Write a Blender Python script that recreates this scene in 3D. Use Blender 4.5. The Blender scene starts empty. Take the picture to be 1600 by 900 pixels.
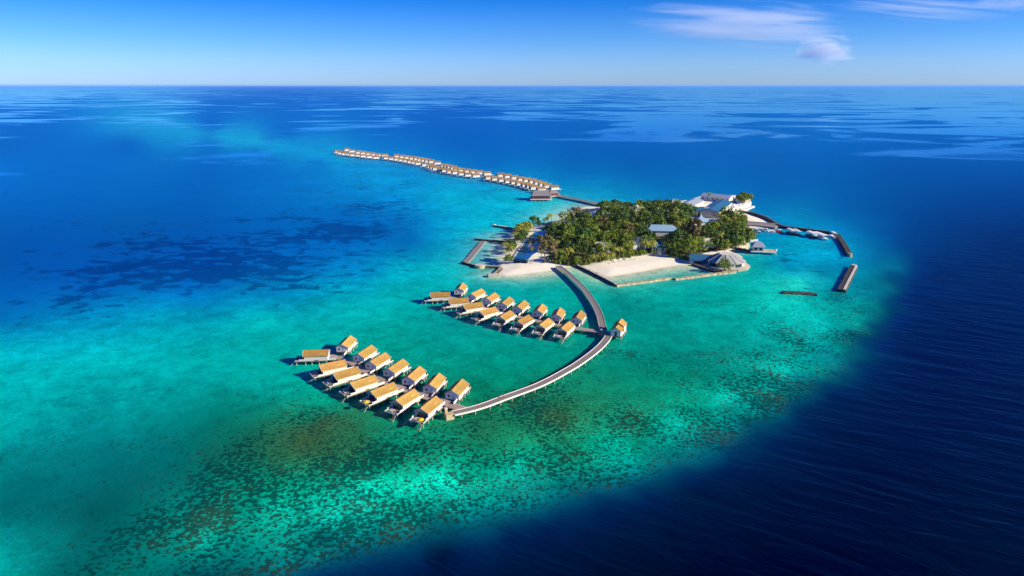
import bpy, bmesh, math, random
import numpy as np
from mathutils import Vector, Matrix, noise as mnoise

R = math.radians
random.seed(7); np.random.seed(7)
SC = bpy.context.scene
COL = SC.collection

# ------------------------------------------------------------------ camera
F, H, PITCH, ROLL = 1067.0, 120.0, R(16.55), 0.0
cam = bpy.data.cameras.new("camera"); CAM = bpy.data.objects.new("camera", cam); COL.objects.link(CAM)
SC.camera = CAM
cam.sensor_width = 36.0; cam.lens = 36.0 * F / 1600.0
cam.clip_start = 1.0; cam.clip_end = 300000.0
CAM.location = (0, 0, H); CAM.rotation_euler = (R(90) - PITCH, 0, 0)

def G(px, py, z=0.0):
    """ground position (at height z) of a spot measured on the survey photograph"""
    dx, dy = (px - 800.0) / F, (450.0 - py) / F
    d = Vector((dx, math.cos(PITCH) + dy * math.sin(PITCH), -math.sin(PITCH) + dy * math.cos(PITCH)))
    t = (z - H) / d.z
    return Vector((d.x * t, d.y * t, z))

# ------------------------------------------------------------------ materials
def lin(c):
    return tuple(((v / 255) / 12.92 if v / 255 <= .04045 else ((v / 255 + .055) / 1.055) ** 2.4) for v in c)

class NT:
    def __init__(s, tree): s.t = tree
    def n(s, kind, **kw):
        nd = s.t.nodes.new("ShaderNode" + kind)
        for k, v in kw.items():
            if k.startswith("i_"):
                key = k[2:]
                key = int(key) if key.isdigit() else key.replace("_", " ")
                nd.inputs[key].default_value = v
            else: setattr(nd, k, v)
        return nd
    def l(s, a, b): s.t.links.new(a, b)
    def math(s, op, a, b=None, clamp=False):
        nd = s.n("Math", operation=op, use_clamp=clamp)
        for i, v in enumerate((a, b)):
            if v is None: continue
            if isinstance(v, (int, float)): nd.inputs[i].default_value = v
            else: s.l(v, nd.inputs[i])
        return nd.outputs[0]
    def mix(s, fac, a, b, mode='MIX'):
        nd = s.n("Mix", data_type='RGBA', blend_type=mode)
        for sock, v in ((nd.inputs[0], fac), (nd.inputs[6], a), (nd.inputs[7], b)):
            if isinstance(v, (int, float)): sock.default_value = v
            elif isinstance(v, tuple): sock.default_value = (*v[:3], 1)
            else: s.l(v, sock)
        return nd.outputs[2]
    def ramp(s, fac, stops):
        nd = s.n("ValToRGB"); cr = nd.color_ramp
        while len(cr.elements) < len(stops): cr.elements.new(.5)
        for e, (p, c) in zip(cr.elements, stops):
            e.position = p; e.color = (*c[:3], 1) if isinstance(c, tuple) else (c, c, c, 1)
        s.l(fac, nd.inputs[0]); return nd.outputs[0]
    def noise(s, vec, scale, detail=3, rough=.55, dist=0.):
        nd = s.n("TexNoise", i_Scale=scale, i_Detail=detail, i_Roughness=rough, i_Distortion=dist)
        if vec is not None: s.l(vec, nd.inputs["Vector"])
        return nd.outputs[0]

def mat(name, col, var=.18, scale=1.2, rough=.75, bump=.25, stretch=(1, 1, 1), metallic=0., spec=.3, rnd=0., col2=None, trans=0.):
    m = bpy.data.materials.new(name); m.use_nodes = True
    t = NT(m.node_tree); b = t.t.nodes["Principled BSDF"]
    tc = t.n("TexCoord"); mp = t.n("Mapping", i_Scale=stretch); t.l(tc.outputs["Object"], mp.inputs[0])
    nz = t.noise(mp.outputs[0], scale, 5, .62)
    nz2 = t.noise(mp.outputs[0], scale * .17, 2, .5)
    f = t.math('ADD', t.math('MULTIPLY', nz, .65), t.math('MULTIPLY', nz2, .35))
    c2 = col2 or tuple(min(1, v * (1 + var)) for v in col)
    c1 = tuple(v * (1 - var) for v in col)
    c = t.ramp(f, [(.32, c1), (.5, col), (.68, c2)])
    if rnd:
        oi = t.n("ObjectInfo")
        hs = t.n("HueSaturation"); t.l(c, hs.inputs["Color"])
        t.l(t.math('ADD', t.math('MULTIPLY', oi.outputs["Random"], rnd), 1 - rnd * .5), hs.inputs["Value"])
        r2 = t.math('FRACT', t.math('MULTIPLY', oi.outputs["Random"], 7.31))
        t.l(t.math('ADD', t.math('MULTIPLY', r2, .05 * rnd), .5 - .025 * rnd), hs.inputs["Hue"])
        c = hs.outputs[0]
    t.l(c, b.inputs["Base Color"])
    b.inputs["Roughness"].default_value = rough; b.inputs["Metallic"].default_value = metallic
    b.inputs["Specular IOR Level"].default_value = spec
    if bump:
        bp = t.n("Bump", i_Strength=bump, i_Distance=.1); t.l(nz, bp.inputs["Height"]); t.l(bp.outputs[0], b.inputs["Normal"])
    if trans:
        ts = t.n("BsdfTranslucent"); t.l(c, ts.inputs[0])
        mx = t.n("MixShader", i_0=trans); t.l(b.outputs[0], mx.inputs[1]); t.l(ts.outputs[0], mx.inputs[2])
        t.l(mx.outputs[0], t.t.nodes["Material Output"].inputs[0])
    return m

M = dict(
    shingle=mat("golden_shingle", (.43, .245, .065), .42, 1.1, .85, .9, (.5, 2.6, 2.6), rnd=.34),
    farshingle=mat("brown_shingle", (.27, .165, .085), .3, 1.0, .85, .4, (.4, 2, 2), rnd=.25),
    white=mat("white_paint", (.66, .63, .585), .06, 1.5, .6, .1),
    weather=mat("weathered_white", (.62, .60, .57), .15, 1.5, .75, .2),
    gable=mat("shade_lifted_gable", (.74, .75, .77), .08, 2.0, .7, .1, (1, 6, .4)),
    deck=mat("boardwalk_planks", (.24, .195, .19), .25, .9, .8, .3, (3, .6, 1)),
    villadeck=mat("villa_deck_planks", (.24, .20, .18), .2, 1.2, .8, .3, (4, .6, 1)),
    pierdeck=mat("pier_planks", (.38, .285, .25), .25, .9, .8, .3, (3, .6, 1)),
    pile=mat("concrete_pile", (.42, .38, .32), .2, 1.2, .85, .2),
    glass=mat("dark_glass", (.02, .035, .05), .1, 1, .12, 0, spec=.6),
    door=mat("dark_timber_door", (.07, .05, .04), .2, 2, .6, .2),
    sandstone=mat("tan_stone", (.50, .38, .24), .2, 1.2, .85, .4),
    rock=mat("dark_rock", (.055, .052, .055), .5, .8, .9, .8),
    palerock=mat("pale_coral_stone", (.40, .33, .22), .35, .7, .9, .7),
    concrete=mat("pale_concrete", (.55, .51, .46), .15, .6, .85, .2),
    quay=mat("grey_quay_paving", (.25, .22, .22), .2, .5, .85, .2),
    metalroof=mat("blue_grey_metal_roof", (.34, .38, .46), .1, .8, .45, .15, (.3, 5, 1), spec=.5),
    blueroof=mat("deep_blue_roof", (.035, .14, .26), .15, .8, .4, .15, (.3, 5, 1), spec=.5),
    lightblue=mat("light_blue_roof", (.26, .42, .58), .1, .8, .5, .15, (.3, 5, 1), spec=.4),
    navyroof=mat("navy_shingle", (.05, .075, .13), .2, .8, .6, .2),
    greyroof=mat("grey_shingle", (.36, .35, .35), .2, 1.4, .8, .4),
    purplethatch=mat("grey_thatch", (.23, .21, .23), .25, 1.2, .9, .5),
    redwall=mat("dark_red_boards", (.20, .055, .045), .25, 1.2, .8, .2),
    trunk=mat("bark", (.16, .115, .08), .3, 2, .9, .4),
    palmtrunk=mat("palm_bark", (.25, .20, .15), .25, 3, .9, .4),
    leafa=mat("dark_green_leaves", (.080, .150, .024), .45, .7, .7, 0, rnd=.5, trans=.14),
    leafb=mat("olive_green_leaves", (.185, .250, .026), .4, .7, .7, 0, rnd=.4, trans=.14),
    leafc=mat("brown_olive_leaves", (.20, .15, .06), .35, .7, .75, 0, rnd=.3, trans=.2),
    leafp=mat("yellow_green_fronds", (.34, .32, .04), .35, .9, .55, 0, rnd=.4, trans=.14),
    hedge=mat("clipped_hedge_leaves", (.06, .10, .02), .4, .8, .7, 0, trans=.2),
    pool=mat("pool_water", (.02, .13, .28), .15, .2, .08, 0, spec=.5),
    red=mat("red_paint", (.70, .05, .05), .1, 1.5, .4, .05),
    yellow=mat("yellow_canvas", (.75, .50, .03), .1, 1.5, .7, .1),
    hull=mat("white_gelcoat", (.90, .89, .86), .03, 1, .45, 0, spec=.4),
    darkhull=mat("dark_hull", (.03, .03, .045), .2, 1, .4, 0),
    seat=mat("red_seat_vinyl", (.32, .05, .05), .1, 2, .6, 0),
    skin=mat("skin", (.42, .24, .16), .05, 5, .6, 0),
    shirt=mat("pale_shirt", (.75, .68, .66), .05, 5, .8, 0),
    shorts=mat("red_shorts", (.40, .07, .06), .1, 5, .8, 0),
    hair=mat("dark_hair", (.02, .015, .01), .1, 8, .6, 0),
    lawn=mat("lawn_strip", (.05, .13, .11), .2, .4, .9, 0),
    rust=mat("timber_jetty", (.16, .11, .09), .3, .8, .9, .4),
)

# ------------------------------------------------------------------ mesh helpers
class MB:
    def __init__(s): s.v = []; s.f = []; s.mi = []; s.mats = []
    def _m(s, m):
        if m not in s.mats: s.mats.append(m)
        return s.mats.index(m)
    def add(s, verts, faces, m):
        o = len(s.v); s.v += [tuple(v) for v in verts]; k = s._m(m)
        for f in faces: s.f.append([i + o for i in f]); s.mi.append(k)
        return s
    def box(s, x0, x1, y0, y1, z0, z1, m):
        v = [(x, y, z) for z in (z0, z1) for y in (y0, y1) for x in (x0, x1)]
        return s.add(v, [(0, 2, 3, 1), (4, 5, 7, 6), (0, 1, 5, 4), (2, 6, 7, 3), (0, 4, 6, 2), (1, 3, 7, 5)], m)
    def prism(s, poly, z0, z1, m, top=None):
        n = len(poly); area = sum(poly[i][0] * poly[(i + 1) % n][1] - poly[(i + 1) % n][0] * poly[i][1] for i in range(n))
        if area < 0: poly = poly[::-1]
        tp = top or poly
        v = [(p[0], p[1], z0) for p in poly] + [(p[0], p[1], z1) for p in tp]
        return s.add(v, [tuple(range(n - 1, -1, -1)), tuple(range(n, 2 * n))] + [(i, (i + 1) % n, (i + 1) % n + n, i + n) for i in range(n)], m)
    def extr(s, prof, x0, x1, m):
        """profile of (y, z) extruded along x"""
        n = len(prof)
        v = [(x0, *p) for p in prof] + [(x1, *p) for p in prof]
        return s.add(v, [tuple(range(n)), tuple(range(2 * n - 1, n - 1, -1))] + [(i + n, (i + 1) % n + n, (i + 1) % n, i) for i in range(n)], m)
    def rod(s, a, b, r0, r1=None, m=None, n=8):
        a, b = Vector(a), Vector(b); r1 = r0 if r1 is None else r1
        q = (b - a).normalized().to_track_quat('Z', 'Y')
        v = [a + q @ Vector((r0 * math.cos(2 * math.pi * i / n), r0 * math.sin(2 * math.pi * i / n), 0)) for i in range(n)] + \
            [b + q @ Vector((r1 * math.cos(2 * math.pi * i / n), r1 * math.sin(2 * math.pi * i / n), 0)) for i in range(n)]
        return s.add(v, [tuple(range(n - 1, -1, -1)), tuple(range(n, 2 * n))] + [(i, (i + 1) % n, (i + 1) % n + n, i + n) for i in range(n)], m)
    def build(s, name, parent=None, loc=None, smooth=False, bevel=0.):
        me = bpy.data.meshes.new(name); me.from_pydata(s.v, [], s.f)
        for m in s.mats: me.materials.append(m)
        me.polygons.foreach_set("material_index", s.mi)
        if smooth: me.polygons.foreach_set("use_smooth", [True] * len(s.f))
        me.update()
        o = bpy.data.objects.new(name, me); COL.objects.link(o)
        if parent: o.parent = parent
        if loc is not None: o.location = loc
        if bevel:
            b = o.modifiers.new("bevel", 'BEVEL'); b.width = bevel; b.segments = 2; b.limit_method = 'ANGLE'
        return o

def tag(o, label, cat, group=None, kind=None):
    if label: o["label"] = label
    if cat: o["category"] = cat
    if group: o["group"] = group
    if kind: o["kind"] = kind
    return o
def thing(name, label, cat, loc, rz=0., group=None):
    o = bpy.data.objects.new(name, None); COL.objects.link(o); o.empty_display_size = .5
    o.location = loc; o.rotation_euler = (0, 0, rz)
    return tag(o, label, cat, group, 'thing')
def dup(o, loc, rz=None, label=None, parent=None, scale=None):
    c = o.copy(); COL.objects.link(c)
    if parent: c.parent = parent
    if loc is not None: c.location = loc
    if rz is not None: c.rotation_euler = (0, 0, rz)
    if scale is not None: c.scale = scale
    if label: c["label"] = label
    for ch in list(o.children): dup(ch, None, parent=c)
    return c

ORD = ["first", "second", "third", "fourth", "fifth", "sixth", "seventh", "eighth", "ninth", "tenth", "eleventh", "twelfth", "thirteenth", "fourteenth"]

def smooth_path(pts, step=2.0):
    """Catmull-Rom resampling of ground points"""
    P = [Vector(p) for p in pts]; P = [P[0] * 2 - P[1]] + P + [P[-1] * 2 - P[-2]]
    out = []
    for i in range(1, len(P) - 2):
        a, b, c, d = P[i - 1:i + 3]; n = max(2, int((c - b).length / step))
        for k in range(n):
            t = k / n
            out.append(.5 * ((2 * b) + (c - a) * t + (2 * a - 5 * b + 4 * c - d) * t * t + (3 * b - a - 3 * c + d) * t ** 3))
    out.append(P[-2]); return out

def ribbon(mb, path, y0, y1, z0, z1, m, jit=0., zjit=0., taper=0.):
    """a solid strip that follows a path: y0..y1 is its sideways extent, width may be a function of 0..1"""
    n = len(path); v = []; f = []
    for i, p in enumerate(path):
        t = (path[min(i + 1, n - 1)] - path[max(i - 1, 0)]); t.z = 0; t.normalize()
        nrm = Vector((-t.y, t.x, 0)); u = i / (n - 1)
        a = y0(u) if callable(y0) else y0; b = y1(u) if callable(y1) else y1
        j = [random.uniform(-jit, jit) for _ in range(4)]; k = [random.uniform(-zjit, zjit) for _ in range(2)]
        v += [p + nrm * (a - taper + j[0]) + Vector((0, 0, z0)), p + nrm * (b + taper + j[1]) + Vector((0, 0, z0)),
              p + nrm * (b + j[2]) + Vector((0, 0, z1 + k[0])), p + nrm * (a + j[3]) + Vector((0, 0, z1 + k[1]))]
        if i:
            o = 4 * (i - 1)
            for q in range(4): f.append((o + q, o + q + 4, o + (q + 1) % 4 + 4, o + (q + 1) % 4))
    f.append((0, 1, 2, 3)); o = 4 * (n - 1); f.append((o + 3, o + 2, o + 1, o))
    mb.add(v, f, m); return mb

def offset_pts(path, every, side):
    out = []; acc = every * .5
    for i in range(1, len(path)):
        d = path[i] - path[i - 1]; acc += d.length
        if acc >= every:
            acc = 0; t = d.normalized(); out.append(path[i] + Vector((-t.y, t.x, 0)) * side)
    return out

# ------------------------------------------------------------------ light and sky
SUN_AZ, SUN_EL = 107.0, 24.5
d = Vector((math.sin(R(SUN_AZ)) * math.cos(R(SUN_EL)), math.cos(R(SUN_AZ)) * math.cos(R(SUN_EL)), math.sin(R(SUN_EL))))
sl = bpy.data.lights.new("sun", 'SUN'); sl.energy = 5.0; sl.angle = R(.53); sl.color = (1, .905, .68)
so = bpy.data.objects.new("sun", sl); COL.objects.link(so); so.rotation_euler = d.to_track_quat('Z', 'Y').to_euler()
W = bpy.data.worlds.new("World"); SC.world = W; W.use_nodes = True
t = NT(W.node_tree); bg = t.t.nodes["Background"]
sky = t.n("TexSky", sky_type='NISHITA', sun_disc=False, sun_elevation=R(SUN_EL), sun_rotation=R(SUN_AZ), altitude=100., air_density=1.0, dust_density=.3, ozone_density=4.)
tc = t.n("TexCoord"); sx = t.n("SeparateXYZ"); t.l(tc.outputs["Generated"], sx.inputs[0])
tint = t.ramp(sx.outputs[2], [(0, (.54, .80, 1.50)), (.03, (.43, .71, 1.40)), (.058, (.26, .58, 1.25)), (.108, (.05, .38, 1.06)), (.3, (.02, .26, .85)), (1., (.05, .22, .72))])
t.l(t.mix(1., sky.outputs[0], tint, 'MULTIPLY'), bg.inputs[0]); bg.inputs[1].default_value = .1
vs = SC.view_settings; vs.view_transform = 'Standard'; vs.look = 'None'; vs.exposure = .6; vs.gamma = 1; vs.use_curve_mapping = False

# ------------------------------------------------------------------ island outline
ISL = [(775,428),(790,432),(812,430),(840,427),(862,423),(878,419),(905,417),(925,425),(946,434),(966,432),(996,426),(1030,420),(1062,415),(1084,414),
       (1100,422),(1118,427),(1142,428),(1160,421),(1167,411),(1160,401),(1146,394),(1152,390),(1170,390),(1172,382),(1168,374),(1160,366),(1163,361),(1166,356),(1190,357),(1216,357),
       (1212,352),(1196,343),(1178,337),(1168,331),(1174,318),(1172,311),(1158,306),(1146,305),(1120,305),(1094,307),(1075,312),(1052,316),(1030,319),(1000,321),(965,322),(935,323),(912,323),
       (905,328),(900,334),(884,340),(868,347),(848,353),(826,356),(806,361),(799,369),(790,377),(792,388),(789,398),(786,408),(780,416)]
ISLG = [G(x, y) for x, y in ISL]
PX = np.array([p.x for p in ISLG]); PY = np.array([p.y for p in ISLG])
def sdf(x, y, ax=PX, ay=PY):
    """signed distance to the island outline, positive inside"""
    bx, by = np.roll(ax, -1), np.roll(ay, -1)
    dmin = np.full(x.shape, 1e18); inside = np.zeros(x.shape, bool)
    for i in range(len(ax)):
        ex, ey = bx[i] - ax[i], by[i] - ay[i]; wx, wy = x - ax[i], y - ay[i]
        h = np.clip((wx * ex + wy * ey) / (ex * ex + ey * ey), 0, 1)
        dmin = np.minimum(dmin, (wx - ex * h) ** 2 + (wy - ey * h) ** 2)
        c = ((ay[i] > y) != (by[i] > y)) & (x < ex * (y - ay[i]) / (ey if abs(ey) > 1e-9 else 1e-9) + ax[i])
        inside ^= c
    return np.where(inside, 1, -1) * np.sqrt(dmin)
def polyline_dist(x, y, pts):
    dmin = np.full(x.shape, 1e18)
    for a, b in zip(pts[:-1], pts[1:]):
        ex, ey = b.x - a.x, b.y - a.y; wx, wy = x - a.x, y - a.y
        h = np.clip((wx * ex + wy * ey) / (ex * ex + ey * ey), 0, 1)
        dmin = np.minimum(dmin, (wx - ex * h) ** 2 + (wy - ey * h) ** 2)
    return np.sqrt(dmin)

# ------------------------------------------------------------------ water
E_ = chr(10)
SURVEY = """
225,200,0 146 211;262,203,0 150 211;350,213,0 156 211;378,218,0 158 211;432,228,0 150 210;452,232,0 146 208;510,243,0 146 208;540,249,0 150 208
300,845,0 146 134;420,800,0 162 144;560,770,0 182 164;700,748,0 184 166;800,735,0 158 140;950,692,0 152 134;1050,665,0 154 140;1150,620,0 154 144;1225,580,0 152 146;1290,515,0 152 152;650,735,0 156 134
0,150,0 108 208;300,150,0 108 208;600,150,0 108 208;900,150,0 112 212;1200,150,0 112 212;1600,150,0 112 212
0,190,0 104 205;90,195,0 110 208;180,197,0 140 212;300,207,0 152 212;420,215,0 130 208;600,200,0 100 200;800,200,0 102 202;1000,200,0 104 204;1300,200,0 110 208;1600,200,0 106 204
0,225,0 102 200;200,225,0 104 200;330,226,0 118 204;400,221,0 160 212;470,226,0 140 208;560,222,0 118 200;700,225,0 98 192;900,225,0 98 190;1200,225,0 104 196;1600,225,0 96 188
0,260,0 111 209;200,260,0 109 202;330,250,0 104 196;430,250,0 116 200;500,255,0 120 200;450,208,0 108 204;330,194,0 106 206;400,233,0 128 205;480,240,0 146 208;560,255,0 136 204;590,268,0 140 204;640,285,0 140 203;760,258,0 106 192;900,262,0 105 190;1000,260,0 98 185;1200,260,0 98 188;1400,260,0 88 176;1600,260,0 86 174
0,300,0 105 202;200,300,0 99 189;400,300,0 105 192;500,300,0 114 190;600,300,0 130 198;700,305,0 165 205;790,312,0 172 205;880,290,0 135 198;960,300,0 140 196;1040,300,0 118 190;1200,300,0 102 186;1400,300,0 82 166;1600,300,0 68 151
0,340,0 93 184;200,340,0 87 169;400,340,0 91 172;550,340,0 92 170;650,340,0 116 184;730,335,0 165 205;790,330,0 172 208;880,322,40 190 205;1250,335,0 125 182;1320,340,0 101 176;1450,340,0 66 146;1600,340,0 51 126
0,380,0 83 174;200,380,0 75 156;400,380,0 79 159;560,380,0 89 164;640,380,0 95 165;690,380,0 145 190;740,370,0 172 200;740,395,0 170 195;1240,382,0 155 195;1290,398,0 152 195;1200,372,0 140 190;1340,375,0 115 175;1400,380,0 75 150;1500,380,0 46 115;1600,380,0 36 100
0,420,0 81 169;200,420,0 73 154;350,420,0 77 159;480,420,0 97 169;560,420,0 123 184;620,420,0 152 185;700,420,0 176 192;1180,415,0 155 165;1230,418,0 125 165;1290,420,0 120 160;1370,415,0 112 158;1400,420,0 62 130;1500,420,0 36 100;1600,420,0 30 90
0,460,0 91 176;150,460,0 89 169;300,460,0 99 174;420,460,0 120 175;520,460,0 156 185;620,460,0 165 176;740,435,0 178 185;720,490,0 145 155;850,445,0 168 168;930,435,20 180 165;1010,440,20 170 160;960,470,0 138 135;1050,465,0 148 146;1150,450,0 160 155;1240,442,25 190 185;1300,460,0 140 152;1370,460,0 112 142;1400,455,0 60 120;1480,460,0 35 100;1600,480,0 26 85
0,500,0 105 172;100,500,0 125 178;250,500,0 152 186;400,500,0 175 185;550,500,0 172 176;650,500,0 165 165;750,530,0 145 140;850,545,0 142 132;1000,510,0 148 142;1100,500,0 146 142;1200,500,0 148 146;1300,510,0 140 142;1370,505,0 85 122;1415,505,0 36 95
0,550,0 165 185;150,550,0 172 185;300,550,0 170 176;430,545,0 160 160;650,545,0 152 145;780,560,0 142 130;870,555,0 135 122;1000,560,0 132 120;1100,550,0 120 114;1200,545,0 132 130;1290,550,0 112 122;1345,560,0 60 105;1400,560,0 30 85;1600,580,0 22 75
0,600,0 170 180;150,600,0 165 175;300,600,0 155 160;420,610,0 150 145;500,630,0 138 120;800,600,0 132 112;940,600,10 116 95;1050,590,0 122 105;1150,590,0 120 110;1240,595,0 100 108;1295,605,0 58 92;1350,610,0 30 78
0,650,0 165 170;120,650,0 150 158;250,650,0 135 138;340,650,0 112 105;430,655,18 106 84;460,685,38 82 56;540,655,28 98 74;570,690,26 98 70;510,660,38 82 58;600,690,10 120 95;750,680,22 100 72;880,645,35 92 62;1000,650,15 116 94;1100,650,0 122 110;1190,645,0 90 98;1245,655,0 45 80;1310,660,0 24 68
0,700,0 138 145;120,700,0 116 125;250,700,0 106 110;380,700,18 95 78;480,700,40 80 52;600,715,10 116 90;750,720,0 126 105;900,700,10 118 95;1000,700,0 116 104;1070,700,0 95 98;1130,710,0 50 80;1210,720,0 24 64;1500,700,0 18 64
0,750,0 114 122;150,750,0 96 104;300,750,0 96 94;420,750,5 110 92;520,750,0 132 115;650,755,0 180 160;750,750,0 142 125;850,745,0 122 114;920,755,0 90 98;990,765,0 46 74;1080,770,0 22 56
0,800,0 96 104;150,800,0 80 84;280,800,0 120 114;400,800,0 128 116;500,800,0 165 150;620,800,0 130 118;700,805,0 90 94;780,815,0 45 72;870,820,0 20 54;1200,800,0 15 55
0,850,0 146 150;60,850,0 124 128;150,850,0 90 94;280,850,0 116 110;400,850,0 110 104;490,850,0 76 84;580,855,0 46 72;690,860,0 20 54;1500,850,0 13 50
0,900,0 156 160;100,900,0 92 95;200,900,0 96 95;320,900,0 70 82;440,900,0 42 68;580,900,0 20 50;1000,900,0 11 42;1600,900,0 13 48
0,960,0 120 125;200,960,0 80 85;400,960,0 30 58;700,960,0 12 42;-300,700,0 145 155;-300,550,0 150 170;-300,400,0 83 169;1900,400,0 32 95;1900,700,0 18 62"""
CORAL = """1300,490,.55;1330,450,.3;1335,510,.8;1292,575,.85;1225,635,.9;1130,690,.9;1040,730,.9;940,765,.9;820,795,.9;680,830,.9;520,865,.9;1260,550,.75;1200,600,.85;1110,650,.9;1000,690,.95;900,735,.95;750,770,.95;600,800,.95;450,830,.9;300,855,.8;150,880,.6;60,890,.4;500,670,1.05;470,700,1.05;540,690,.95;430,670,.8;600,690,.6;870,640,1.;820,660,.9;1120,540,.55;1000,600,.55;400,695,.6;150,800,.6;60,760,.45;30,715,.35;200,725,.45;280,760,.6;750,690,.65
200,580,.03;400,560,.05;600,480,.02;1000,480,.18;0,600,.02;800,560,.22;1240,445,.1;100,650,.1;300,640,.2;350,600,.15;700,560,.12;900,560,.25;1150,470,.2;1380,470,.1;1410,560,0;1350,620,0;1275,695,0;1120,770,0;960,830,0;800,870,0;660,895,.1;1500,500,0;1500,800,0;800,900,0;200,420,0;600,300,0;900,250,0;300,200,0;1300,250,0;-200,500,0;-200,800,.3;1250,400,0;720,380,0"""
GRASS = """200,400,.9;400,400,1;550,370,1;620,350,.8;300,440,1;450,430,.9;120,460,.8;60,500,.6;480,340,.7;300,350,.5;640,390,.6;100,380,.5;0,400,.3;0,300,.1;250,290,.2;400,280,.2;560,300,.5;560,330,.7;700,310,.35;200,230,0;700,400,.1;500,480,.15;300,500,.25;700,500,0;1000,250,0;1300,300,0;1300,420,.5;1250,412,.7;1200,408,.4;1400,450,0;400,600,0;1000,600,0;1000,800,0;1600,600,0;760,300,.3"""
CALM = """60,157,.9;200,160,.6;300,150,.6;250,182,.55;350,182,.35;30,235,.35;100,205,.15;500,190,.6;620,185,.7;560,165,.4;450,165,.25;700,160,.6;800,150,.7;640,200,.25;820,200,.5;950,210,.5;1050,215,.75;1000,180,.85;1150,175,.9;1250,190,.9;1100,195,.8;1300,210,.75;1400,180,.95;1500,190,.95;1600,160,.9;1580,240,.45;1450,220,.55;1200,160,.8;1000,150,.7;1300,150,.8;1250,228,.3;900,230,.1;700,215,.05;1000,260,0;1300,280,0;1500,280,.15;1600,300,.1;300,300,0;100,300,0;800,400,0;300,600,0;1300,600,0;900,800,0;1600,400,0;700,300,0;400,215,.2;150,230,.05"""
def table(s):
    rows = []
    for item in s.replace(E_, ";").split(";"):
        if item.strip():
            a, b, c = item.split(","); rows.append((float(a), float(b), [float(v) for v in c.split()]))
    return rows
EDGE = [(1416,422),(1410,455),(1392,490),(1368,527),(1332,568),(1295,605),(1250,640),(1195,675),(1130,705),(1070,732),(1000,760),(930,782),(860,802),(790,820),(720,838),(650,856),(580,875),(500,895),(440,912)]
def edge_rows():
    """sea tones across the drop-off of the reef: rim, slope, deep"""
    out = []
    for k, (x, y) in enumerate(EDGE):
        a, b_ = EDGE[max(k - 1, 0)], EDGE[min(k + 1, len(EDGE) - 1)]
        tx, ty = b_[0] - a[0], b_[1] - a[1]; l_ = math.hypot(tx, ty); nx_, ny_ = -ty / l_, tx / l_
        if nx_ * 1 + ny_ * 1 < 0: nx_, ny_ = -nx_, -ny_
        w = 23 + 9 * (k / len(EDGE))
        out += [(x - nx_ * w * 1.1, y - ny_ * w * 1.1, [0., 112., 114. + 36 * max(0, 520 - y) / 100]), (x, y, [0., 54. + 22 * max(0, 520 - y) / 100, 86. + 44 * max(0, 520 - y) / 100]), (x + nx_ * w, y + ny_ * w, [0., 27. + .06 * max(0, 620 - y), 74. + .2 * max(0, 620 - y)]), (x + nx_ * w * 2.3, y + ny_ * w * 2.3, [0., 23. + .02 * max(0, 700 - y), 64. + .09 * max(0, 700 - y)])]
    return out
def bearing(x, y):
    """bearing and depression as seen from the survey point: the metric the survey is interpolated in"""
    r = np.maximum(np.hypot(x, y), 1.); return np.arctan2(x, y) * F, np.arctan2(H, r) * F
def interp(x, y, s, eps, fn=lambda c: c):
    """smooth surface through the surveyed values (linear radial basis), eps = how far it may relax"""
    rows = table(s); u, v = bearing(x, y)
    if s is SURVEY:
        rows = [r_ for r_ in rows if min(math.hypot(r_[0] - a, r_[1] - b_) for a, b_ in EDGE) > 36] + edge_rows()
    u = np.clip(u, -1000, 1000); v = np.clip(v, 0, 900)
    gp = [G(a, max(b, 136.), 0) for a, b, _ in rows]
    cu, cv = bearing(np.array([p.x for p in gp]), np.array([p.y for p in gp]))
    vals = np.array([fn(c) for *_, c in rows]); mean = vals.mean(0); n = len(rows)
    D = np.hypot((cu[:, None] - cu) * .8, (cv[:, None] - cv) * 1.25)
    wts = np.linalg.solve(-D + np.eye(n) * -eps, vals - mean)
    out = np.tile(mean, (len(x), 1))
    for k in range(n): out -= np.hypot((u - cu[k]) * .8, (v - cv[k]) * 1.25)[:, None] * wts[k]
    return np.clip(out, np.minimum(vals.min(0), 0), vals.max(0) * 1.1)

th = np.concatenate([np.linspace(-180, -58, 28)[:-1], np.linspace(-58, 58, 400), np.linspace(58, 180, 28)[1:-1]]) * math.pi / 180
rr = np.concatenate([[20., 50.], np.exp(np.linspace(math.log(90), math.log(95000), 400))])
TT, RR = np.meshgrid(th, rr); X = (np.sin(TT) * RR).ravel(); Y = (np.cos(TT) * RR).ravel()
nT, nR = len(th), len(rr)
me = bpy.data.meshes.new("sea")
verts = np.column_stack([X, Y, np.zeros_like(X)]); verts = np.vstack([verts, [[0, 0, 0]]])
i, j = np.meshgrid(np.arange(nR - 1), np.arange(nT), indexing='ij'); j2 = (j + 1) % nT
quads = np.column_stack([(i * nT + j).ravel(), (i * nT + j2).ravel(), ((i + 1) * nT + j2).ravel(), ((i + 1) * nT + j).ravel()])[:, ::-1]
faces = quads.tolist() + [[len(X), (k + 1) % nT, k] for k in range(nT)]
me.from_pydata(verts.tolist(), [], faces); me.update()
if me.polygons[0].normal.z < 0: me.flip_normals()
X = np.append(X, 0.); Y = np.append(Y, 1.)
ILL = np.array([1.0, 1.02, 1.22])            # light falling on a level surface here
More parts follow.
